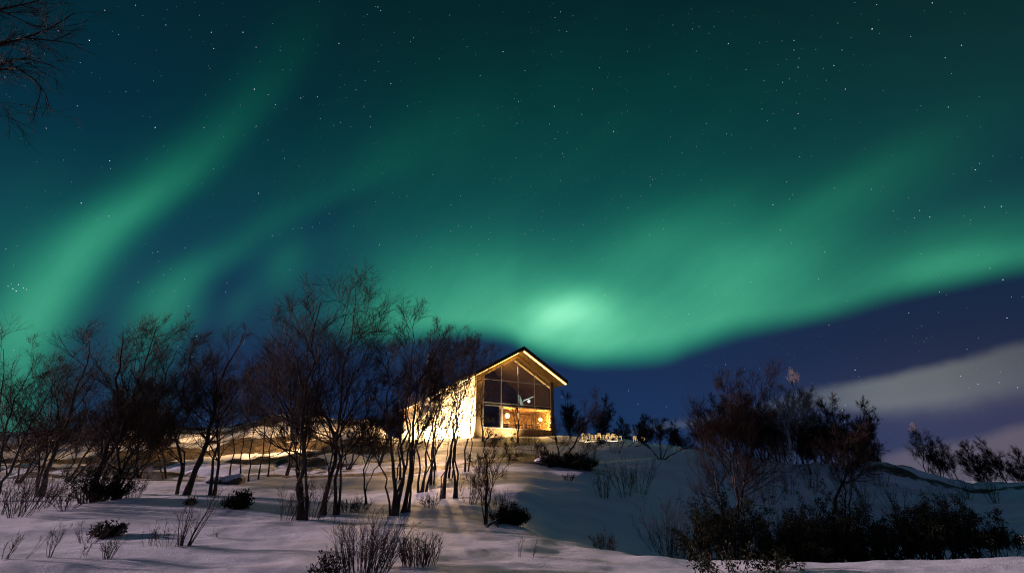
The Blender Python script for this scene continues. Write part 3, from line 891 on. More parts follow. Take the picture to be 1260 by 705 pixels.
def spawn(pts, rad, m, smin, smax, ang, rng, out=None):
    """m children per line"""
    N, n1, _ = pts.shape
    s = rng.uniform(smin, smax, (N, m)); f = s * (n1 - 1); i = np.minimum(f.astype(int), n1 - 2); fr = (f - i)[..., None]
    a = np.take_along_axis(pts, np.repeat(i[..., None], 3, -1), 1); b = np.take_along_axis(pts, np.repeat(i[..., None] + 1, 3, -1), 1)
    P = a * (1 - fr) + b * fr; T = unit(b - a)
    r = np.take_along_axis(rad, i, 1) * (1 - fr[..., 0]) + np.take_along_axis(rad, i + 1, 1) * fr[..., 0]
    q = rng.normal(size=P.shape); q = unit(q - (q * T).sum(-1, keepdims=True) * T)
    an = np.radians(ang) * rng.uniform(.65, 1.35, s.shape)[..., None]
    D = T * np.cos(an) + q * np.sin(an)
    return P.reshape(-1, 3), D.reshape(-1, 3), r.ravel(), s.ravel(), np.repeat(np.arange(N), m)


def tubes(lines, k):
    """lines: list of (pts (N,n,3), rad (N,n)) -> verts, quads"""
    VV, QQ, off = [], [], 0
    for pts, rad in lines:
        N, n, _ = pts.shape
        t = np.empty_like(pts); t[:, 1:-1] = pts[:, 2:] - pts[:, :-2]; t[:, 0] = pts[:, 1] - pts[:, 0]; t[:, -1] = pts[:, -1] - pts[:, -2]
        t = unit(t)
        ref = np.where(np.abs(t[:, :1, 2:3]) < .9, np.array([0, 0, 1.0]), np.array([1.0, 0, 0]))
        a = unit(np.cross(t, np.broadcast_to(ref, t.shape))); b = np.cross(t, a)
        an = np.arange(k) * 2 * math.pi / k
        v = pts[:, :, None, :] + rad[:, :, None, None] * (a[:, :, None, :] * np.cos(an)[None, None, :, None] + b[:, :, None, :] * np.sin(an)[None, None, :, None])
        VV.append(v.reshape(-1, 3))
        base = off + (np.arange(N)[:, None, None] * n + np.arange(n - 1)[None, :, None]) * k
        j = np.arange(k)[None, None, :]; j2 = (j + 1) % k
        QQ.append(np.stack([base + j, base + j2, base + k + j2, base + k + j], -1).reshape(-1, 4))
        off += v.size // 3
    return np.concatenate(VV), np.concatenate(QQ)


def taper(r0, r1, n): return r0[:, None] * (1 - np.linspace(0, 1, n)[None, :]) + r1[:, None] * np.linspace(0, 1, n)[None, :]


def smooth_line(P, m):
    P = np.asarray(P, float); n = len(P)
    if n == 2: return P[0] + (P[1] - P[0]) * np.linspace(0, 1, m)[:, None]
    d = np.concatenate([[0], np.cumsum(np.linalg.norm(np.diff(P, axis=0), axis=1))]); d /= d[-1]
    T = np.gradient(P, d, axis=0); u = np.linspace(0, 1, m); i = np.clip(np.searchsorted(d, u) - 1, 0, n - 2)
    h = (d[i + 1] - d[i])[:, None]; s = ((u - d[i]) / (d[i + 1] - d[i]))[:, None]
    return (2 * s ** 3 - 3 * s ** 2 + 1) * P[i] + (s ** 3 - 2 * s ** 2 + s) * h * T[i] + (-2 * s ** 3 + 3 * s ** 2) * P[i + 1] + (s ** 3 - s ** 2) * h * T[i + 1]


WIND = np.array([.025, 0, 0])


def crown_lines(stems, rads, rng, nb=16, bl=.42, ang=42, start=.28, sub=9, tw=7, up=.10, twig_r=.0036, reach=1.0, dens=1.0):
    """branches, side branches and twigs for stems (list of (n,3))"""
    out = []
    for st, ra in zip(stems, rads):
        pts = st[None]; rad = ra[None]
        Ls = np.linalg.norm(np.diff(st, axis=0), axis=1).sum()
        P, D, r, s, _ = spawn(pts, rad, nb, start, .99, ang, rng)
        ln = Ls * bl * 1.15 * reach * (1.10 - .72 * s) * rng.uniform(.7, 1.2, len(s))
        b1 = grow(P, D, ln, 7, .12, up * .62, rng, WIND * .5); r1 = taper(np.minimum(r * .62, .03 + 0 * r) , np.full(len(r), twig_r * 1.6), 8)
        out.append((b1, r1))
        P, D, r, s, par = spawn(b1, r1, sub, .18, .98, 38, rng)
        ln2 = ln[par] * .50 * (1.12 - .6 * s) * rng.uniform(.6, 1.25, len(s))
        b2 = grow(P, D, ln2, 5, .14, up * .9, rng, WIND); r2 = taper(np.minimum(r * .7, .013), np.full(len(r), twig_r * 1.1), 6)
        out.append((b2, r2))
        P, D, r, s, par2 = spawn(b2, r2, tw, .12, 1.0, 34, rng)
        ln3 = np.clip(ln2[par2] * .62, .16, .75) * rng.uniform(.6, 1.3, len(s))
        b3 = grow(P, D, ln3, 3, .12, up * 1.2, rng, WIND * 1.5); r3 = taper(np.minimum(r * .8, twig_r * 1.2), np.full(len(r), twig_r * .55), 4)
        out.append((b3, r3))
        if dens > 1:
            P, D, r, s, par3 = spawn(b3, r3, int(dens), .2, 1.0, 30, rng)
            ln4 = ln3[par3] * .62 * rng.uniform(.6, 1.3, len(s))
            out.append((grow(P, D, ln4, 2, .16, up, rng, WIND * 1.5), taper(np.full(len(s), twig_r * .75), np.full(len(s), twig_r * .5), 3)))
        # the very tip of each stem breaks up into twigs
    return out


def stem_tube(st, r0, r1, k=7):
    n = len(st)
    ra = r0 + (r1 - r0) * np.linspace(0, 1, n) ** .8
    ra[0] *= 1.35; ra[1] *= 1.08
    return ra


BASES = {}


def make_tree(label, D, stems_px, r0, seed=1, cat='tree', name='birch_tree', group=None, bark='bark', twigm='twig', sink=.12, dspread=.5, extra=0, **kw):
    """stems_px: list of polylines in picture columns/rows; they are laid out at distance D with some depth"""
    rng = np.random.default_rng(seed)
    px0 = stems_px[0][0][0]
    base, _ = gpos(px0, D)
    root = empty(name, tuple(base)); tag(root, label, cat, group)
    stems, rads = [], []
    for _ in range(extra):
        sp = stems_px[int(rng.integers(len(stems_px)))]; k1 = rng.uniform(.6, .95); sh = rng.uniform(-1, 1) * 26
        stems_px = stems_px + [[(px0 + rng.uniform(-5, 5), sp[0][1])] + [(x + sh * (k + 1) / len(sp), sp[0][1] + (y - sp[0][1]) * k1) for k, (x, y) in enumerate(sp[1:])]]
        if isinstance(r0, list): r0 = r0 + [min(r0) * .8]
    if not isinstance(r0, list): r0 = [r0] + [r0 * .72] * extra if len(stems_px) == 1 + extra else [r0] * (len(stems_px) - extra) + [r0 * .7] * extra
    for q, sp in enumerate(stems_px):
        P = []
        dy = rng.uniform(-dspread, dspread) * (1 if len(stems_px) > 1 else .5)
        for k, (px, py) in enumerate(sp):
            if k == 0:
                g, _ = gpos(px, D); P.append(g - base - np.array([0, 0, sink]))
            else:
                f = k / (len(sp) - 1)
                P.append(pix(px, py, D + dy * f) - base)
        st = smooth_line(P, 14)
        Ln = np.linalg.norm(st[-1] - st[0]); tt = np.linspace(0, 1, len(st))
        for fq in (1.3, 2.6, 4.6):
            ph = rng.uniform(0, 6.28, 2); am = .012 * Ln / fq ** .9
            st[:, :2] += (np.sin(tt[:, None] * 6.28 * fq + ph) - np.sin(ph)) * am * np.minimum(tt * 3, 1)[:, None]
        st[2:-1] += rng.normal(size=st[2:-1].shape) * .007 * Ln
        rr = r0 if not isinstance(r0, (list, tuple)) else r0[q]
        ra = stem_tube(st, rr, max(.006, rr * .14))
        v, f = tubes([(st[None], ra[None])], 8)
        mesh_np('trunk', v, [f], M[bark], root, smooth=True)
        stems.append(st); rads.append(ra)
    v, f = tubes(crown_lines(stems, rads, rng, **kw), 3)
    mesh_np('crown', v, [f], M[twigm], root)
    return root


def copy_tree(src, loc, rz, sc, label, group=None):
    c = src.copy(); COL.objects.link(c); c.location = loc; c.rotation_euler = (0, 0, rz); c.scale = (sc, sc, sc) if not isinstance(sc, tuple) else sc
    c['label'] = label
    if group: c['group'] = group
    for ch in list(src.children):
        d_ = ch.copy(); COL.objects.link(d_); d_.parent = c
    return c


# --- the trees standing near, left to right
GL = 'bare birches left of the house'
make_tree('bare tree at the left edge of the picture, its domed crown against the green aurora', 19, [[(-14, 605), (8, 540), (22, 490), (40, 440)], [(-20, 605), (-8, 540), (2, 480), (8, 430)], [(-6, 605), (26, 545), (52, 500), (72, 462)]], .06, 11, group=GL, nb=12, sub=8, tw=6, dens=2, bl=.40, extra=1, start=.2)
make_tree('dark leaning tree with two trunks second from the left edge', 20, [[(50, 600), (66, 560), (84, 515), (104, 450), (112, 420)], [(46, 600), (50, 555), (70, 500), (72, 455)]], [.10, .06], 12, group=GL, nb=15, sub=8, tw=6, dens=2, bl=.40, extra=1, start=.2)
make_tree('thick dark leaning birch rising from the dark evergreen thicket at left', 18.5, [[(110, 612), (124, 570), (138, 520), (146, 455), (150, 408)], [(112, 612), (128, 560), (160, 500), (186, 430), (196, 402)]], [.11, .08], 13, group=GL, nb=15, sub=8, tw=6, dens=2, bl=.38, extra=1, start=.2)
make_tree('spreading birch just right of the dark thicket, many stems leaning right', 18, [[(140, 614), (152, 572), (178, 525), (200, 470), (214, 430)], [(143, 614), (146, 570), (150, 510), (166, 440)], [(146, 614), (166, 580), (205, 545), (228, 500)]], [.07, .06, .045], 14, group=GL, nb=12, sub=8, tw=6, dens=2, bl=.38, extra=1, start=.2)
make_tree('slim S curved birch beside the thick leaning trunk', 19.5, [[(218, 606), (223, 565), (212, 532), (222, 495), (232, 452), (240, 415)]], .06, 15, group=GL, nb=14, sub=8, tw=7, dens=2, bl=.30, extra=1, start=.2)
make_tree('thick dark trunk leaning right with a wide open crown', 19, [[(229, 606), (243, 566), (258, 526), (268, 485), (282, 440), (296, 410)], [(259, 526), (262, 500), (244, 470), (238, 440)], [(264, 505), (290, 478), (314, 455), (330, 430)]], [.12, .06, .06], 16, group=GL, nb=12, sub=8, tw=6, dens=2, bl=.36, sink=.1, extra=1, start=.2)
for q, (bx, tx, ty, lab) in enumerate(((268, 276, 470, 'leftmost slender straight stem in the row before the lit mound'), (283, 292, 452, 'slender dark stem second in the row before the lit mound'),
                                       (296, 308, 462, 'thin stem in the middle of the row before the lit mound'), (306, 318, 455, 'thin stem right of the middle of that row of slender trees'),
                                       (318, 334, 448, 'slender tree in the row, close left of the tall birch'), (330, 344, 455, 'thin tree half hidden behind the left side of the tall birch'))):
    make_tree(lab, 27 + q % 3, [[(bx, 580), (bx + (tx - bx) * .3, 545), (bx + (tx - bx) * .7, 500), (tx, ty)]], .045, 30 + q, group='slender trees before the lit mound', nb=14, sub=8, tw=7, dens=2, bl=.30, start=.35)
make_tree('tallest birch, straight dark trunk near the middle of the left wood', 14.2, [[(369, 642), (372, 590), (375, 530), (378, 480), (386, 420), (398, 372)], [(375, 545), (362, 495), (352, 440), (356, 395)], [(376, 500), (350, 470), (336, 440), (338, 420)], [(377, 490), (400, 450), (424, 400), (436, 365)]], [.085, .045, .032, .045], 17, group=GL, nb=12, sub=8, tw=6, dens=2, bl=.40, start=.25, sink=.08, extra=1)
make_tree('leaning birch close behind the tallest one, forked low', 15.5, [[(398, 627), (405, 585), (413, 545), (402, 520), (386, 490), (380, 440), (386, 400)], [(413, 548), (418, 500), (428, 440), (438, 390), (440, 356)], [(416, 520), (432, 480), (452, 430), (466, 392)]], [.085, .06, .045], 18, group=GL, nb=12, sub=8, tw=6, dens=2, bl=.36, extra=1, start=.2)
make_tree('small crooked thin birch between the forked birch and the stem cluster', 18, [[(452, 612), (449, 585), (458, 555), (464, 520), (470, 480)]], .04, 19, group=GL, nb=10, sub=8, tw=7, dens=2, bl=.36, extra=1, start=.2)
make_tree('many stemmed birch fanning out in front of the side wall', 15.6, [[(484, 629), (486, 590), (484, 540), (478, 480), (474, 430)], [(482, 629), (474, 595), (462, 560), (450, 520)], [(488, 629), (497, 580), (505, 520), (508, 450), (516, 388)], [(486, 629), (492, 600), (500, 560), (520, 500), (534, 440)]], [.075, .04, .06, .05], 20, group=GL, nb=9, sub=7, tw=6, bl=0.26, dens=2, start=0.5, extra=1)
make_tree('dark stout stem close right of the many stemmed birch', 16, [[(497, 624), (502, 590), (506, 545), (512, 500), (530, 440), (545, 415)], [(503, 580), (514, 545), (530, 510), (552, 470)]], [.075, .045], 21, group=GL, nb=9, sub=7, tw=6, bl=0.26, dens=2, start=0.5, extra=1)
make_tree('cluster of thin stems before the middle of the bright wall', 22, [[(515, 596), (512, 550), (518, 500), (534, 450), (540, 424)], [(520, 596), (526, 550), (540, 500), (556, 450), (566, 420)], [(524, 596), (534, 560), (552, 520), (570, 470)]], .055, 22, group=GL, nb=9, sub=7, tw=6, bl=0.26, dens=2, start=0.58, extra=1)
make_tree('crooked birch with a curving trunk before the brightest part of the wall', 20, [[(545, 600), (550, 572), (557, 540), (563, 510), (558, 490), (552, 478)], [(561, 520), (568, 490), (578, 462), (590, 430)], [(558, 540), (572, 520), (590, 508)], [(562, 505), (566, 480), (572, 450), (576, 422)]], [.095, .05, .035, .045], 23, group=GL, nb=9, sub=6, tw=5, bl=0.26, dens=2, start=0.45, extra=1)
make_tree('small slender birch with golden lit twigs on the bank below the house', 14.6, [[(597, 640), (599, 600), (596, 560), (594, 530), (592, 505)], [(598, 612), (610, 580), (622, 560), (630, 548)], [(598, 590), (585, 570), (578, 556)]], [.045, .025, .02], 24, group=GL, nb=9, sub=6, tw=5, dens=2, bl=0.26, extra=1, start=.2)
for q, (bx, tx, ty, dd_, lab) in enumerate(((505, 508, 418, 26, 'thin birch with a high feathery crown behind the stout stem'), (530, 548, 412, 25, 'thin birch with a reddish crown above the middle of the wall'),
                                            (552, 574, 418, 27, 'slender birch with a high crown close left of the crooked birch'), (572, 592, 424, 29, 'thin birch leaning right before the near end of the wall'), (493, 486, 430, 28, 'thin birch before the far end of the wall'))):
    make_tree(lab, dd_, [[(bx, 590), (bx + (tx - bx) * .15, 550), (bx + (tx - bx) * .5, 490), (tx, ty)], [(bx + (tx - bx) * .2, 540), (bx + (tx - bx) * .4 + 9, 490), (tx + 14, ty + 14)]], [.06, .04], 130 + q, group=GL, nb=15, sub=8, tw=6, dens=2, bl=.30, start=.5)
make_tree('young tree standing before the glazed gable', 40, [[(637, 545), (638, 520), (638, 500), (641, 478)], [(638, 525), (630, 505), (626, 490)]], [.075, .04], 25, group='trees round the house', nb=12, sub=5, tw=4, bl=.30)
make_tree('small birch at the left corner of the gable', 41, [[(594, 545), (594, 525), (592, 505), (594, 485)], [(594, 535), (604, 518), (612, 505)]], [.09, .05], 26, group='trees round the house', nb=9, sub=5, tw=4, bl=.30, dens=1)
make_tree('bushy bare tree on the rocky patch below the right corner of the house', 32, [[(689, 580), (688, 555), (684, 538), (676, 520)], [(692, 580), (700, 555), (716, 530), (728, 505), (734, 490)], [(690, 580), (676, 565), (664, 552)], [(696, 575), (718, 560), (738, 548)]], [.07, .075, .04, .04], 27, group='trees round the house', nb=13, sub=8, tw=7, dens=2, bl=.42)
make_tree('small wide spreading bare tree on the ledge right of the house', 36, [[(813, 573), (813, 556), (812, 540), (814, 520)], [(812, 573), (803, 555), (792, 540), (786, 530)], [(815, 573), (828, 558), (846, 550), (858, 540)], [(814, 573), (822, 550), (832, 530)]], [.07, .05, .05, .045], 28, group='trees on the right slope', nb=14, sub=8, tw=7, dens=2, bl=.42)
make_tree('two leaning bare sticks on the slope left of the spreading tree', 39, [[(771, 554), (779, 545), (790, 534)], [(774, 555), (786, 548), (796, 538)]], .04, 29, name='dead_sapling', cat='sapling', nb=3, sub=2, tw=2, bl=.2)
# --- right slope
GR = 'bare trees on the right slope'
make_tree('tall dark many stemmed tree rising from the evergreens right of the gully', 19, [[(905, 660), (900, 610), (893, 560), (888, 510), (896, 475)], [(912, 660), (914, 600), (918, 550), (926, 500), (934, 470)], [(900, 660), (886, 600), (874, 555), (866, 515)], [(908, 660), (906, 600), (906, 550), (910, 500)]], [.06, .06, .05, .05], 41, group=GR, nb=16, sub=9, tw=7, dens=3, bl=.34, start=.3, up=.16)
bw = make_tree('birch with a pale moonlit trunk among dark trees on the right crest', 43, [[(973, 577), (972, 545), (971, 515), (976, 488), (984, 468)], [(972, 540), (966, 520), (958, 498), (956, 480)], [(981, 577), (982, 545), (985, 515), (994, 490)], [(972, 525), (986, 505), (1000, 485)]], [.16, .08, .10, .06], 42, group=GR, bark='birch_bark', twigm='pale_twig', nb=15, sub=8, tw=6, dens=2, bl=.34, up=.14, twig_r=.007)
# prototypes for the farther wood
p0 = make_tree('dense dark tree left of the pale trunked birch', 45, [[(945, 575), (946, 545), (944, 515), (942, 488)], [(946, 575), (952, 545), (960, 510)], [(944, 575), (934, 545), (928, 510)]], [.10, .07, .07], 51, group=GR, nb=16, sub=9, tw=7, bl=.36, twig_r=.010, up=.15)
p1 = make_tree('round dark tree right of the pale trunked birch', 47, [[(1015, 572), (1016, 540), (1018, 515), (1020, 495)], [(1017, 572), (1026, 540), (1034, 512)], [(1013, 572), (1006, 545), (1000, 520)]], [.10, .07, .07], 52, group=GR, nb=16, sub=9, tw=7, bl=.38, twig_r=.010, up=.14, dens=2)
p2 = make_tree('narrow feathery tree at the right end of the crest wood', 46, [[(1056, 568), (1057, 545), (1060, 520), (1062, 500)], [(1058, 560), (1066, 540), (1072, 518)]], [.09, .06], 53, group=GR, nb=18, sub=9, tw=7, bl=.36, twig_r=.009, up=.12, dens=2)
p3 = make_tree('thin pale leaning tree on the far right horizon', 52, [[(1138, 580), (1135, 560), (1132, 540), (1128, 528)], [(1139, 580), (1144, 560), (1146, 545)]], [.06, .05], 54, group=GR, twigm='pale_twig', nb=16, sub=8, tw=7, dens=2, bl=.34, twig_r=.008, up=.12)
make_tree('crooked dark tree leaning right in front of the crest wood', 30, [[(1025, 612), (1036, 585), (1044, 560), (1050, 540), (1062, 520)], [(1044, 560), (1060, 552), (1074, 545)], [(1040, 572), (1024, 556), (1010, 548)]], [.10, .05, .05], 55, group=GR, nb=13, sub=8, tw=7, dens=2, bl=.34, twig_r=.006)


def place_copy(src, px, D, hpx, src_hpx, label, rz, group):
    """copy whose crown reaches about hpx rows above its foot"""
    g, _ = gpos(px, D)
    src_D = src.location.y
    sc = (hpx * D) / (src_hpx * src_D)
    copy_tree(src, (g[0], g[1], g[2] - .05), rz, sc, label, group)


FAR = [
    (p0, 928, 46, 92, 95, 'dark bushy tree left of centre in the crest wood', 1.2), (p1, 958, 48, 88, 88, 'dark tree just behind the pale trunked birch on its left', 2.1),
    (p0, 990, 49, 84, 95, 'dark tree just behind the pale trunked birch on its right', 4.0), (p1, 1003, 44, 62, 88, 'low dense tree right of the pale trunked birch', .7),
    (p0, 1034, 44, 66, 95, 'low dense dark tree between the round tree and the narrow feathery tree', 2.7), (p2, 1046, 50, 76, 80, 'feathery tree behind the low dense ones near the end of the crest wood', .9),
    (p1, 915, 50, 80, 88, 'dark tree farthest left in the crest wood', 3.4), (p0, 868, 50, 52, 95, 'small bush like tree at the left foot of the crest wood', 5.1),
    (p2, 1088, 48, 42, 80, 'short bushy tree alone on the rocky knoll', 1.9), (p0, 1160, 50, 56, 95, 'dense domed tree right of the thin pale one on the horizon', .3),
    (p3, 1189, 52, 52, 56, 'thin see through tree between the two dense domed trees', 2.4), (p1, 1214, 50, 58, 88, 'broad dense dark tree near the right edge', 1.1),
    (p0, 1228, 54, 50, 95, 'tree overlapping the right side of the broad dense one', 2.9), (p2, 1246, 52, 60, 80, 'feathery tree closest to the right edge of the picture', 3.6), (p1, 1262, 55, 56, 88, 'dark tree cut off by the right edge of the picture', 4.4),
    (p1, 940, 50, 60, 88, 'low dark tree filling the gap before the bushy one in the crest wood', 5.6), (p0, 975, 52, 70, 95, 'dark tree straight behind the pale trunk', 1.8),
    (p1, 1022, 52, 66, 88, 'dark tree behind the round one of the crest wood', 2.9), (p1, 1066, 50, 50, 88, 'low dark tree at the outer end of the crest wood', 4.9), (p0, 890, 52, 66, 95, 'dark tree behind the tall many stemmed one', .4),
    (p0, 940, 41, 66, 95, 'dark tree standing forward at the left side of the crest wood', 2.2), (p1, 998, 40, 58, 88, 'dark low tree standing forward right of the pale birch', 3.9), (p0, 1030, 40, 70, 95, 'dark tree standing forward in the middle of the right half of the crest wood', 1.4),
    (p1, 1056, 41, 56, 88, 'dark low tree standing forward at the right end of the crest wood', .2), (p0, 876, 42, 62, 95, 'dark tree standing forward left of the many stemmed one', 3.0),
    (p0, 702, 56, 68, 95, 'dark tree tight against the right wall of the house', 1.5), (p1, 716, 60, 52, 88, 'dark bushy tree second right of the house', 2.2),
    (p2, 731, 57, 62, 80, 'tallest feathery tree between the house and the golden arches', .2), (p0, 745, 62, 50, 95, 'dark tree behind the middle of the golden arches', 3.9),
    (p1, 762, 60, 42, 88, 'low rounded tree behind the right end of the golden arches', 5.0), (p0, 776, 62, 36, 95, 'lowest dark tree behind the gap after the golden arches', .8),
    (p2, 796, 52, 46, 80, 'feathery tree behind the two lone arches', 1.7), (p1, 812, 54, 48, 88, 'dark rounded tree behind the wide spreading tree', 2.6), (p0, 829, 55, 44, 95, 'dark tree right behind the wide spreading tree', 4.8),
    (p2, 846, 56, 34, 80, 'small thin tree on the skyline before the pale cloud', 3.1),
]
for src, px, D, hp, sh, lab, rz in FAR:
    place_copy(src, px, D, hp, sh, lab, rz, 'trees round the house' if px < 780 else GR)
GM = 'trees behind the left wood'
for q, (src, px, D, hp, sh, lab) in enumerate((
        (p0, 22, 29, 120, 95, 'dark tree behind the domed tree at the left edge'), (p1, 84, 30, 120, 88, 'dark tree behind the two trunked leaning tree'),
        (p2, 126, 29, 130, 80, 'feathery tree behind the dark evergreen thicket'), (p0, 170, 31, 128, 95, 'dark tree behind the spreading birch'),
        (p2, 205, 30, 110, 80, 'feathery tree left behind the S curved birch'), (p2, 352, 31, 110, 80, 'feathery tree behind the tallest birch'),
        (p0, 428, 33, 96, 95, 'dark tree behind the forked birch, before the lit mound'), (p2, 466, 34, 100, 80, 'feathery tree before the far end of the side wall'),
        (p3, 536, 31, 118, 56, 'thin tree before the middle of the wall'), )):
    place_copy(src, px, D, hp, sh, lab, q * 1.1, GM)

# overhanging tree at the left edge, its trunk outside the picture
def over_tree():
    D = 6.5
    bx = -12.6
    g = ground(bx, D); root = empty('overhanging_tree', (bx, D, g))
    tag(root, 'near tree whose bare drooping branches hang in at the upper left corner', 'tree')
    rng = np.random.default_rng(77)
    b = np.array([bx, D, g])
    st = smooth_line([(0, 0, -.1), (.1, .05, 2.5), (.2, 0, 4.8), (.5, .05, 7.6), (.7, .1, 11.5)], 18)
    ra = stem_tube(st, .18, .03)
    v, f = tubes([(st[None], ra[None])], 8); mesh_np('trunk', v, [f], M['bark'], root, smooth=True)
    limbs = []
    for pl, r in (([(-40, 62), (0, 56), (30, 47), (60, 36), (92, 16)], .024), ([(-40, 60), (10, 52), (40, 48), (70, 51), (104, 56)], .020), ([(-40, 92), (0, 86), (30, 90), (52, 108), (62, 138)], .022),
                  ([(-40, 84), (0, 80), (40, 74), (70, 84)], .018), ([(-30, 20), (10, 10), (50, 0), (80, -20)], .018), ([(-30, 10), (20, 22), (44, 34), (58, 16)], .014), ([(-30, 125), (0, 128), (8, 136)], .010)):
        P = [pix(x, y, D + rng.uniform(-.25, .25)) - b for x, y in pl]
        anchor = st[int(np.argmin(np.abs(st[:, 2] - (P[0][2] - 1.2))))]
        l = smooth_line([anchor, anchor * .5 + P[0] * .5 + np.array([0, 0, .25])] + P, 16); limbs.append((l, np.linspace(r * 2.2, r * .32, 16)))
    v, f = tubes([(l[None], r_[None]) for l, r_ in limbs], 5)
    mesh_np('limb', v, [f], M['shade_twig'], root, smooth=True)
    out = []
    for l, r_ in limbs:
        P, D_, r, s, _ = spawn(l[None], r_[None], 22, .35, 1.0, 38, rng)
        b1 = grow(P, D_, rng.uniform(.3, .8, len(s)), 5, .13, -.02, rng); r1 = taper(np.minimum(r * .6, .008), np.full(len(s), .003), 6); out.append((b1, r1))
        P, D_, r, s, _ = spawn(b1, r1, 6, .2, 1, 34, rng)
        b2 = grow(P, D_, rng.uniform(.15, .4, len(s)), 3, .13, -.02, rng); r2 = taper(np.full(len(s), .0032), np.full(len(s), .0018), 4); out.append((b2, r2))
    v, f = tubes(out, 3); mesh_np('crown', v, [f], M['shade_twig'], root)


over_tree()

# ------------------------------------------------------------------ shrubs
def fan_shrub(label, px, D, h_, n, spread, seed, name='willow_shrub', cat='shrub', group=None, r=.007, tw=5, lean=(0, 0), base_r=.12, twr=.0025):
    g, _ = gpos(px, D)
    rng = np.random.default_rng(seed)
    root = empty(name, (g[0], g[1], g[2] - .03)); tag(root, label, cat, group)
    a = rng.uniform(0, 2 * math.pi, n); q = np.sqrt(rng.uniform(0, 1, n))
    P = np.stack([np.cos(a) * q * base_r, np.sin(a) * q * base_r, np.zeros(n) - .03], -1)
    D0 = unit(np.stack([np.cos(a) * q * spread + lean[0], np.sin(a) * q * spread + lean[1], np.ones(n)], -1))
    ln = h_ * rng.uniform(.6, 1.08, n)
    st = grow(P, D0, ln, 7, .07, .05, rng); ra = taper(np.full(n, r) * rng.uniform(.7, 1.2, n), np.full(n, twr * .8), 8)
    v, f = tubes([(st, ra)], 5); mesh_np('stem', v, [f], M['bark'], root, smooth=True)
    if tw:
        P, D_, r_, s, par = spawn(st, ra, tw, .25, 1.0, 26, rng)
        b1 = grow(P, D_, ln[par] * .36 * (1.15 - .6 * s), 4, .10, .06, rng); r1 = taper(np.minimum(r_ * .7, twr * 1.3), np.full(len(s), twr * .6), 5)
        P, D_, r_, s, par = spawn(b1, r1, 3, .2, 1.0, 28, rng)
        b2 = grow(P, D_, rng.uniform(.06, .16, len(s)) * h_, 3, .10, .05, rng); r2 = taper(np.full(len(s), twr * .8), np.full(len(s), twr * .5), 4)
        v, f = tubes([(b1, r1), (b2, r2)], 3); mesh_np('crown', v, [f], M['twig'], root)
    return root


GF = 'bare shrubs poking out of the foreground snow'
fan_shrub('broad dense shrub of thin upright stems at the bottom, left of centre', 450, 8.1, .80, 90, .62, 1, group=GF, base_r=.35, lean=(.06, 0))
fan_shrub('narrower dense shrub of upright stems right of the broad one', 515, 8.6, .48, 70, .48, 2, group=GF, base_r=.26)
fan_shrub('tall open branched bush on the bright snow at left', 226, 10.0, 1.05, 10, .38, 3, group=GF, r=.011, tw=7, base_r=.10, lean=(.18, 0))
fan_shrub('small low twigs at the left foot of the tall open bush', 208, 10.0, .45, 10, .6, 4, group=GF, r=.005, base_r=.14)
fan_shrub('thin faint twigs left of the tall open bush', 186, 10.2, .42, 7, .4, 5, group=GF, r=.004, base_r=.12)
fan_shrub('low spreading twiggy shrub left of centre in the left foreground', 108, 11.0, .42, 14, .9, 6, group=GF, r=.005, base_r=.12, lean=(.1, 0))
fan_shrub('little upright shrub with a dark base, nearest the bottom left middle', 131, 9.0, .50, 12, .5, 7, group=GF, r=.006, base_r=.07, lean=(.1, 0))
fan_shrub('wispy twig close left of the little upright shrub', 102, 9.1, .32, 4, .4, 8, group=GF, r=.004, base_r=.08)
fan_shrub('forked twig bush in the bottom left part of the snow', 62, 9.1, .55, 7, .5, 9, group=GF, r=.006, base_r=.04, lean=(.12, 0))
fan_shrub('long leaning single twig near the bottom left', 28, 8.9, .60, 2, .1, 10, group=GF, r=.005, base_r=.03, lean=(.75, 0), tw=2)
fan_shrub('bundle of twigs at the bottom left corner', 4, 8.8, .45, 6, .35, 11, group=GF, r=.006, base_r=.06, lean=(.15, 0))
fan_shrub('pair of hair thin sprigs on the bright bank, right one leaning', 655, 10.0, .34, 3, .2, 12, group=GF, r=.004, base_r=.02, lean=(.25, 0), tw=2)
fan_shrub('hair thin upright sprigs on the bright bank, left of the leaning ones', 638, 10.0, .36, 4, .15, 13, group=GF, r=.004, base_r=.05, tw=2)
fan_shrub('tiny sprig on the bare snow right of the tall open bush', 266, 11.2, .25, 4, .4, 14, group=GF, r=.004, base_r=.03, tw=2)
GMID = 'thin shrubs in the middle distance'
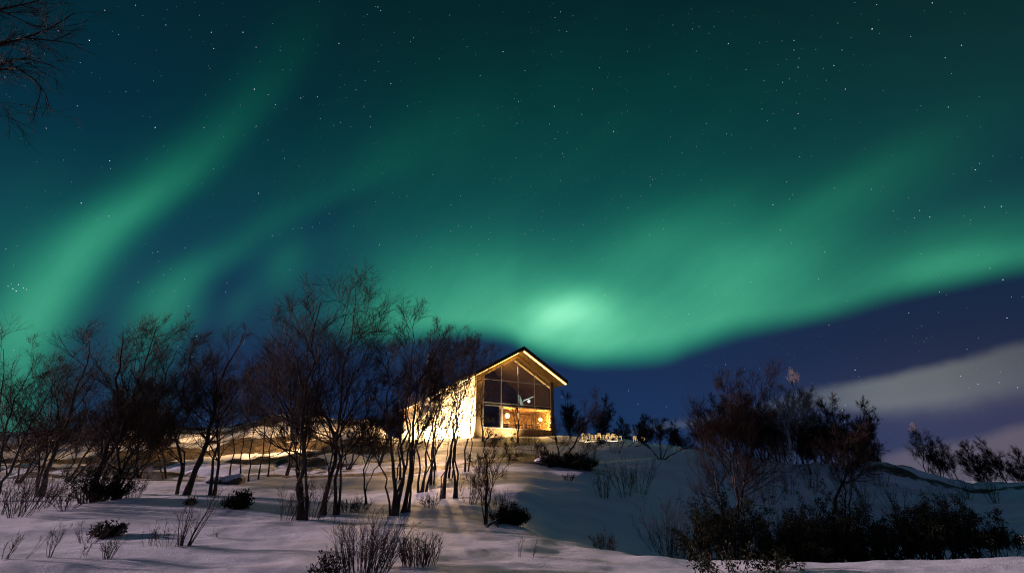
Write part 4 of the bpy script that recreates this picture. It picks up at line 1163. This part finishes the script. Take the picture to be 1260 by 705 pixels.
mids = [(8, 16, 1.3, 'dark twiggy shrub at the left edge under the domed tree'), (22, 15, 1.2, 'dark shrub second from the left edge at the wood foot'), (35, 16.5, 1.4, 'shrub third from the left edge at the wood foot'),
        (55, 17, .9, 'low shrub left of the evergreen thicket'), (82, 16, .7, 'lone little shrub on the snow before the thicket'), (165, 18, .9, 'twiggy shrub right of the evergreen thicket'),
        (352, 14.0, .8, 'twigs left of the foot of the tallest birch'), (383, 14.3, 1.3, 'upright shoots between the tallest and the forked birch'), (428, 16, .5, 'low brown thicket between the forked birch and the stem cluster'),
        (444, 16.2, .5, 'low dark thicket left of the stem cluster'), (530, 17, .5, 'low brush right of the stout stem'), (615, 15.5, .9, 'bare brush left of the dark evergreen on the bank'),
        (578, 18, 1.1, 'brush before the crooked birch'), (658, 36, 1.4, 'low brush on the slope below the gable'), (744, 24, 1.5, 'thin sapling clump leftmost in the gully'), (770, 25, 1.8, 'taller sapling clump in the middle of the gully'),
        (786, 26, 1.9, 'leaning sapling clump right of the middle one in the gully'), (742, 13.0, .55, 'faint sprig at the rim of the gully'), (758, 37, 1.6, 'brush on the ledge under the golden arches'), (820, 19, 2.0, 'bare brush low in the right part of the gully'),
        (836, 17, 1.9, 'dense bare brush beside the evergreens in the gully'), (857, 16, 1.6, 'bare brush touching the left evergreen'), (960, 24, 2.2, 'bare brush on the slope below the pale birch'), (985, 24, 2.4, 'tall bare brush right below the pale birch'),
        (1010, 23, 2.1, 'bare brush below the crooked dark tree'), (1130, 27, 1.7, 'thin bare shrub on the moonlit right slope'), (1150, 29, 1.5, 'bare shrub right beside the thin one on the right slope'), (1172, 30, 1.7, 'dense bare shrub in the middle of the right slope'),
        (1205, 26, .7, 'tiny dark shrub on the right slope'), (722, 31, 1.5, 'brush at the right end of the rocky patch'), (668, 32, 1.2, 'brush at the left end of the rocky patch'), (700, 26, .5, 'tuft at the foot of the rocky patch')] + [(945, 30, 1.9, 'bare brush on the slope below the left end of the crest wood'), (972, 33, 1.8, 'low bare brush under the pale trunked birch'), (1000, 35, 2.0, 'bare brush under the round dark crest tree'), (1040, 34, 2.1, 'bare brush under the feathery crest tree'), (1062, 31, 2.0, 'bare brush right below the crooked dark tree'), (1085, 36, 1.6, 'thin brush under the rocky knoll'), (1105, 30, 1.8, 'bare shrub on the right slope under the knoll, left of the thin one'), (1190, 34, 1.5, 'bare shrub right of the dense one on the right slope'), (1225, 33, 1.4, 'bare shrub on the right slope close to the picture edge'), (925, 34, 1.8, 'bare brush beside the many stemmed tree on its right'), (880, 33, 1.6, 'bare brush beside the many stemmed tree on its left')]
for q, (px, D, h_, lab) in enumerate(mids):
    fan_shrub(lab, px, D, h_, 16 if h_ > 1 else 22, .55 if h_ > .7 else 1.0, 100 + q, group=GMID, r=.010 if h_ > 1 else .006, base_r=.22 * max(h_, .6), lean=(.08, 0), twr=.0040, tw=6)


# --- evergreen bushes
def evergreen(label, px, D, w_, h_, seed, n=26, leaf=.055, group='dark evergreen bushes', name='juniper_bush', gap=.35, leaves=26):
    g, _ = gpos(px, D)
    rng = np.random.default_rng(seed)
    root = empty(name, (g[0], g[1], g[2] - .05)); tag(root, label, 'bush', group)
    a = rng.uniform(0, 2 * math.pi, n); q = np.sqrt(rng.uniform(0, 1, n))
    P = np.stack([np.cos(a) * q * w_ * .22, np.sin(a) * q * w_ * .16, np.zeros(n)], -1)
    D0 = unit(np.stack([np.cos(a) * q * w_ * .55, np.sin(a) * q * w_ * .4, h_ * (1.05 - .35 * q)], -1))
    ln = np.sqrt((w_ * .36 * q) ** 2 + (h_ * (1.0 - .3 * q)) ** 2) * rng.uniform(.62, 1.05, n)
    st = grow(P, D0, ln, 7, .13, .02, rng); ra = taper(np.full(n, .012 * max(h_, .5)), np.full(n, .004), 8)
    v, f = tubes([(st, ra)], 5); mesh_np('stem', v, [f], M['bark'], root, smooth=True)
    P, D_, r_, s, par = spawn(st, ra, 9, gap, 1.0, 40, rng)
    b1 = grow(P, D_, ln[par] * .30 * rng.uniform(.5, 1.2, len(s)), 4, .14, .06, rng)
    m = leaves
    f_ = rng.uniform(0.0, 1, (len(b1), m)) ** .6; idx = np.minimum((f_ * 4).astype(int), 3); fr = (f_ * 4 - idx)[..., None]
    c = np.take_along_axis(b1, idx[..., None].repeat(3, -1), 1) * (1 - fr) + np.take_along_axis(b1, idx[..., None].repeat(3, -1) + 1, 1) * fr
    c = (c + rng.normal(size=c.shape) * leaf * .6).reshape(-1, 3)
    t = unit(rng.normal(size=c.shape) + np.array([0, 0, .6])); b = unit(np.cross(t, rng.normal(size=c.shape)))
    sz = leaf * rng.uniform(.6, 1.3, (len(c), 1))
    vv = np.stack([c - b * sz * .16, c + t * sz * .5 - b * sz * .2, c + t * sz * 1.1, c + t * sz * .5 + b * sz * .2], 1).reshape(-1, 3)
    ff = np.arange(len(vv)).reshape(-1, 4)
    mesh_np('foliage', vv, [ff], M['evergreen'], root)
    return root


for q, (px, D, w_, h_, n_, gp, lab) in enumerate((
        (888, 12.4, 1.2, 1.85, 22, .5, 'tall loose evergreen bush under the many stemmed tree, left end of the dark bushes'), (905, 13.0, 1.1, 2.55, 20, .6, 'tallest evergreen, rising among the stems of the many stemmed tree'),
        (936, 13.2, 1.0, 2.25, 13, .65, 'thin evergreen with one bough reaching right over the snow'), (962, 12.2, 1.1, 1.05, 26, .4, 'low rounded evergreen just right of the thin one'),
        (990, 12.2, 1.25, 1.5, 32, .35, 'broad dark evergreen mound in the middle of the bushes'), (1022, 12.6, 1.2, 1.75, 30, .4, 'dense evergreen with a ragged top left of the peaked one'), (1046, 12.9, 1.3, 2.25, 28, .4, 'peaked evergreen, highest right of the many stemmed tree'),
        (1078, 12.2, 1.0, 1.0, 18, .4, 'low evergreen in the dip right of the peaked one'), (1108, 12.2, 1.1, 1.55, 22, .5, 'evergreen on bare stems, fourth from the right'), (1140, 12.2, 1.1, 1.7, 20, .5, 'bushy evergreen on bare stems, third from the right'),
        (1172, 12.1, 1.1, 1.4, 18, .55, 'evergreen with a rounded top, second from the right'), (1206, 11.8, 1.0, 1.5, 14, .6, 'evergreen on a bare crooked stem at the right end'), (1232, 11.6, 1.0, 1.1, 14, .65, 'rightmost evergreen, leaning to the right'))):
    evergreen(lab, px, D, w_, h_, 200 + q, n_, gap=gp, leaves=52, leaf=.05)
evergreen('dark small evergreen on the slope near the right edge', 1240, 20, 1.6, .6, 9, 18)
evergreen('dark evergreen thicket at the foot of the thick leaning birch', 112, 17.5, 1.7, 1.7, 10, 34, gap=.2)
evergreen('lower evergreen at the right of that leaning birch', 130, 17.8, 1.2, 1.0, 11, 24, gap=.2)
evergreen('dark round evergreen on the bank right of the golden twigged birch', 628, 15.6, 1.05, .62, 12, 40, gap=.15)
evergreen('dark crowberry mound on the rocky patch below the house', 690, 31, 3.0, .9, 13, 40, gap=.1, leaf=.09)
evergreen('second darker mound at the right of the rocky patch', 712, 30.5, 2.4, .7, 14, 30, gap=.1, leaf=.09)
evergreen('small leafy evergreen tuft alone on the bright snow at left', 131, 12.0, .62, .36, 15, 14, leaf=.085, gap=.2, leaves=12)
evergreen('leafy evergreen tuft on the snow hump before the slender trees', 293, 16.0, .62, .50, 16, 14, leaf=.10, gap=.2, leaves=12)
evergreen('tiny evergreen sprout left of the leafy tuft on the hump', 235, 16.5, .26, .22, 17, 8, leaf=.08, gap=.2, leaves=10)
evergreen('leafy sprout at the bottom beside the broad dense shrub', 404, 7.9, .32, .40, 18, 8, leaf=.055, gap=.25, leaves=8)
evergreen('leafy low bush at the bottom edge under the dark hedge', 905, 8.6, 1.5, .42, 19, 18, leaf=.06, gap=.4, leaves=5)
evergreen('leafy twigs right of the leafy low bush at the bottom edge', 955, 8.8, .8, .34, 20, 9, leaf=.06, gap=.4, leaves=5)

# ------------------------------------------------------------------ rocks, broken branch
def boulder(label, px, D, s, seed, dz=0.0):
    g, _ = gpos(px, D)
    iv, iff = icosphere()
    import bmesh
    bm = bmesh.new(); bmesh.ops.create_icosphere(bm, subdivisions=4, radius=1)
    rng = np.random.default_rng(seed); off = rng.uniform(0, 50, 3)
    pn = unit(rng.normal(size=(22, 3))); pd = rng.uniform(.62, 1.0, 22)
    for v_ in bm.verts:
        c = np.array(v_.co); q = pn @ c
        k = min(1.12, float(np.min(np.where(q > .05, pd / np.maximum(q, .05), 9))))
        k *= 1 + .10 * float(fbm(np.array([c[0] * 3 + off[0] + c[2]]), np.array([c[1] * 3 + off[1] - c[2]]), seed, 4)[0])
        v_.co = (c[0] * k * s[0], c[1] * k * s[1], c[2] * k * s[2])
    me = bpy.data.meshes.new('boulder'); bm.to_mesh(me); bm.free()
    m = M.get('snowy_rock')
    if m is None:
        m, nt, bs = new_mat('snowy_rock'); E.nt = nt
        geo = nt.nodes.new('ShaderNodeNewGeometry'); sp = nt.nodes.new('ShaderNodeSeparateXYZ'); nt.links.new(geo.outputs['Normal'], sp.inputs[0])
        tc_ = nt.nodes.new('ShaderNodeTexCoord'); n_ = nt.nodes.new('ShaderNodeTexNoise'); n_.inputs['Scale'].default_value = 3; n_.inputs['Detail'].default_value = 7
        nt.links.new(tc_.outputs['Object'], n_.inputs['Vector'])
        mk = sstep(E(sp.outputs[2]) + E(n_.outputs['Fac']) * .7, .75, 1.0)
        mx = nt.nodes.new('ShaderNodeMix'); mx.data_type = 'RGBA'; nt.links.new(mk.s, mx.inputs[0]); mx.inputs[6].default_value = (.09, .08, .07, 1); mx.inputs[7].default_value = (.78, .78, .8, 1)
        nt.links.new(mx.outputs[2], bs.inputs['Base Color']); bs.inputs['Roughness'].default_value = .85
        b_ = nt.nodes.new('ShaderNodeBump'); b_.inputs['Distance'].default_value = .08; nt.links.new(n_.outputs['Fac'], b_.inputs['Height']); nt.links.new(b_.outputs[0], bs.inputs['Normal'])
        E.nt = WT; M['snowy_rock'] = m
    me.materials.append(m)
    o = bpy.data.objects.new('boulder', me); COL.objects.link(o); o.location = (g[0], g[1], g[2] + dz); o.rotation_euler = (0, 0, rng.uniform(0, 6))
    tag(o, label, 'boulder', 'snow capped rocks')


boulder('large snow capped rock at the left end of the lit hillside', 40, 50, (4.5, 3, 1.8), 1, -1.0)
boulder('broad lit rock on the hillside left of the thick leaning trunk', 165, 54, (5.5, 3, 1.9), 2, -1.0)
boulder('long low rock on the hillside right of the thick leaning trunk', 255, 52, (5, 3, 1.4), 3, -.8)
boulder('small snow capped rock beside the slender trees', 282, 26, (.75, .6, .5), 4)
boulder('small rock left of the slender trees', 262, 25.5, (.6, .5, .35), 5)
boulder('dark rock on the slope below the right corner of the house', 683, 32.2, (1.4, .9, .6), 7, -.1)
g_, _ = gpos(606, 14.0)
br_ = empty('broken_branch', tuple(g_)); tag(br_, 'short broken dark branch lying on the bright bank', 'branch')
MB().tube([(-.18, 0, -.01), (-.06, .02, .10), (.08, 0, .14), (.16, -.02, .02)], [.03, .034, .03, .022], 7).build('branch', M['bark'], br_, smooth=True)
MB().tube([(.06, 0, .13), (.12, .05, .20), (.2, .08, .2)], [.02, .015, .008], 6).build('side_twig', M['bark'], br_, smooth=True)
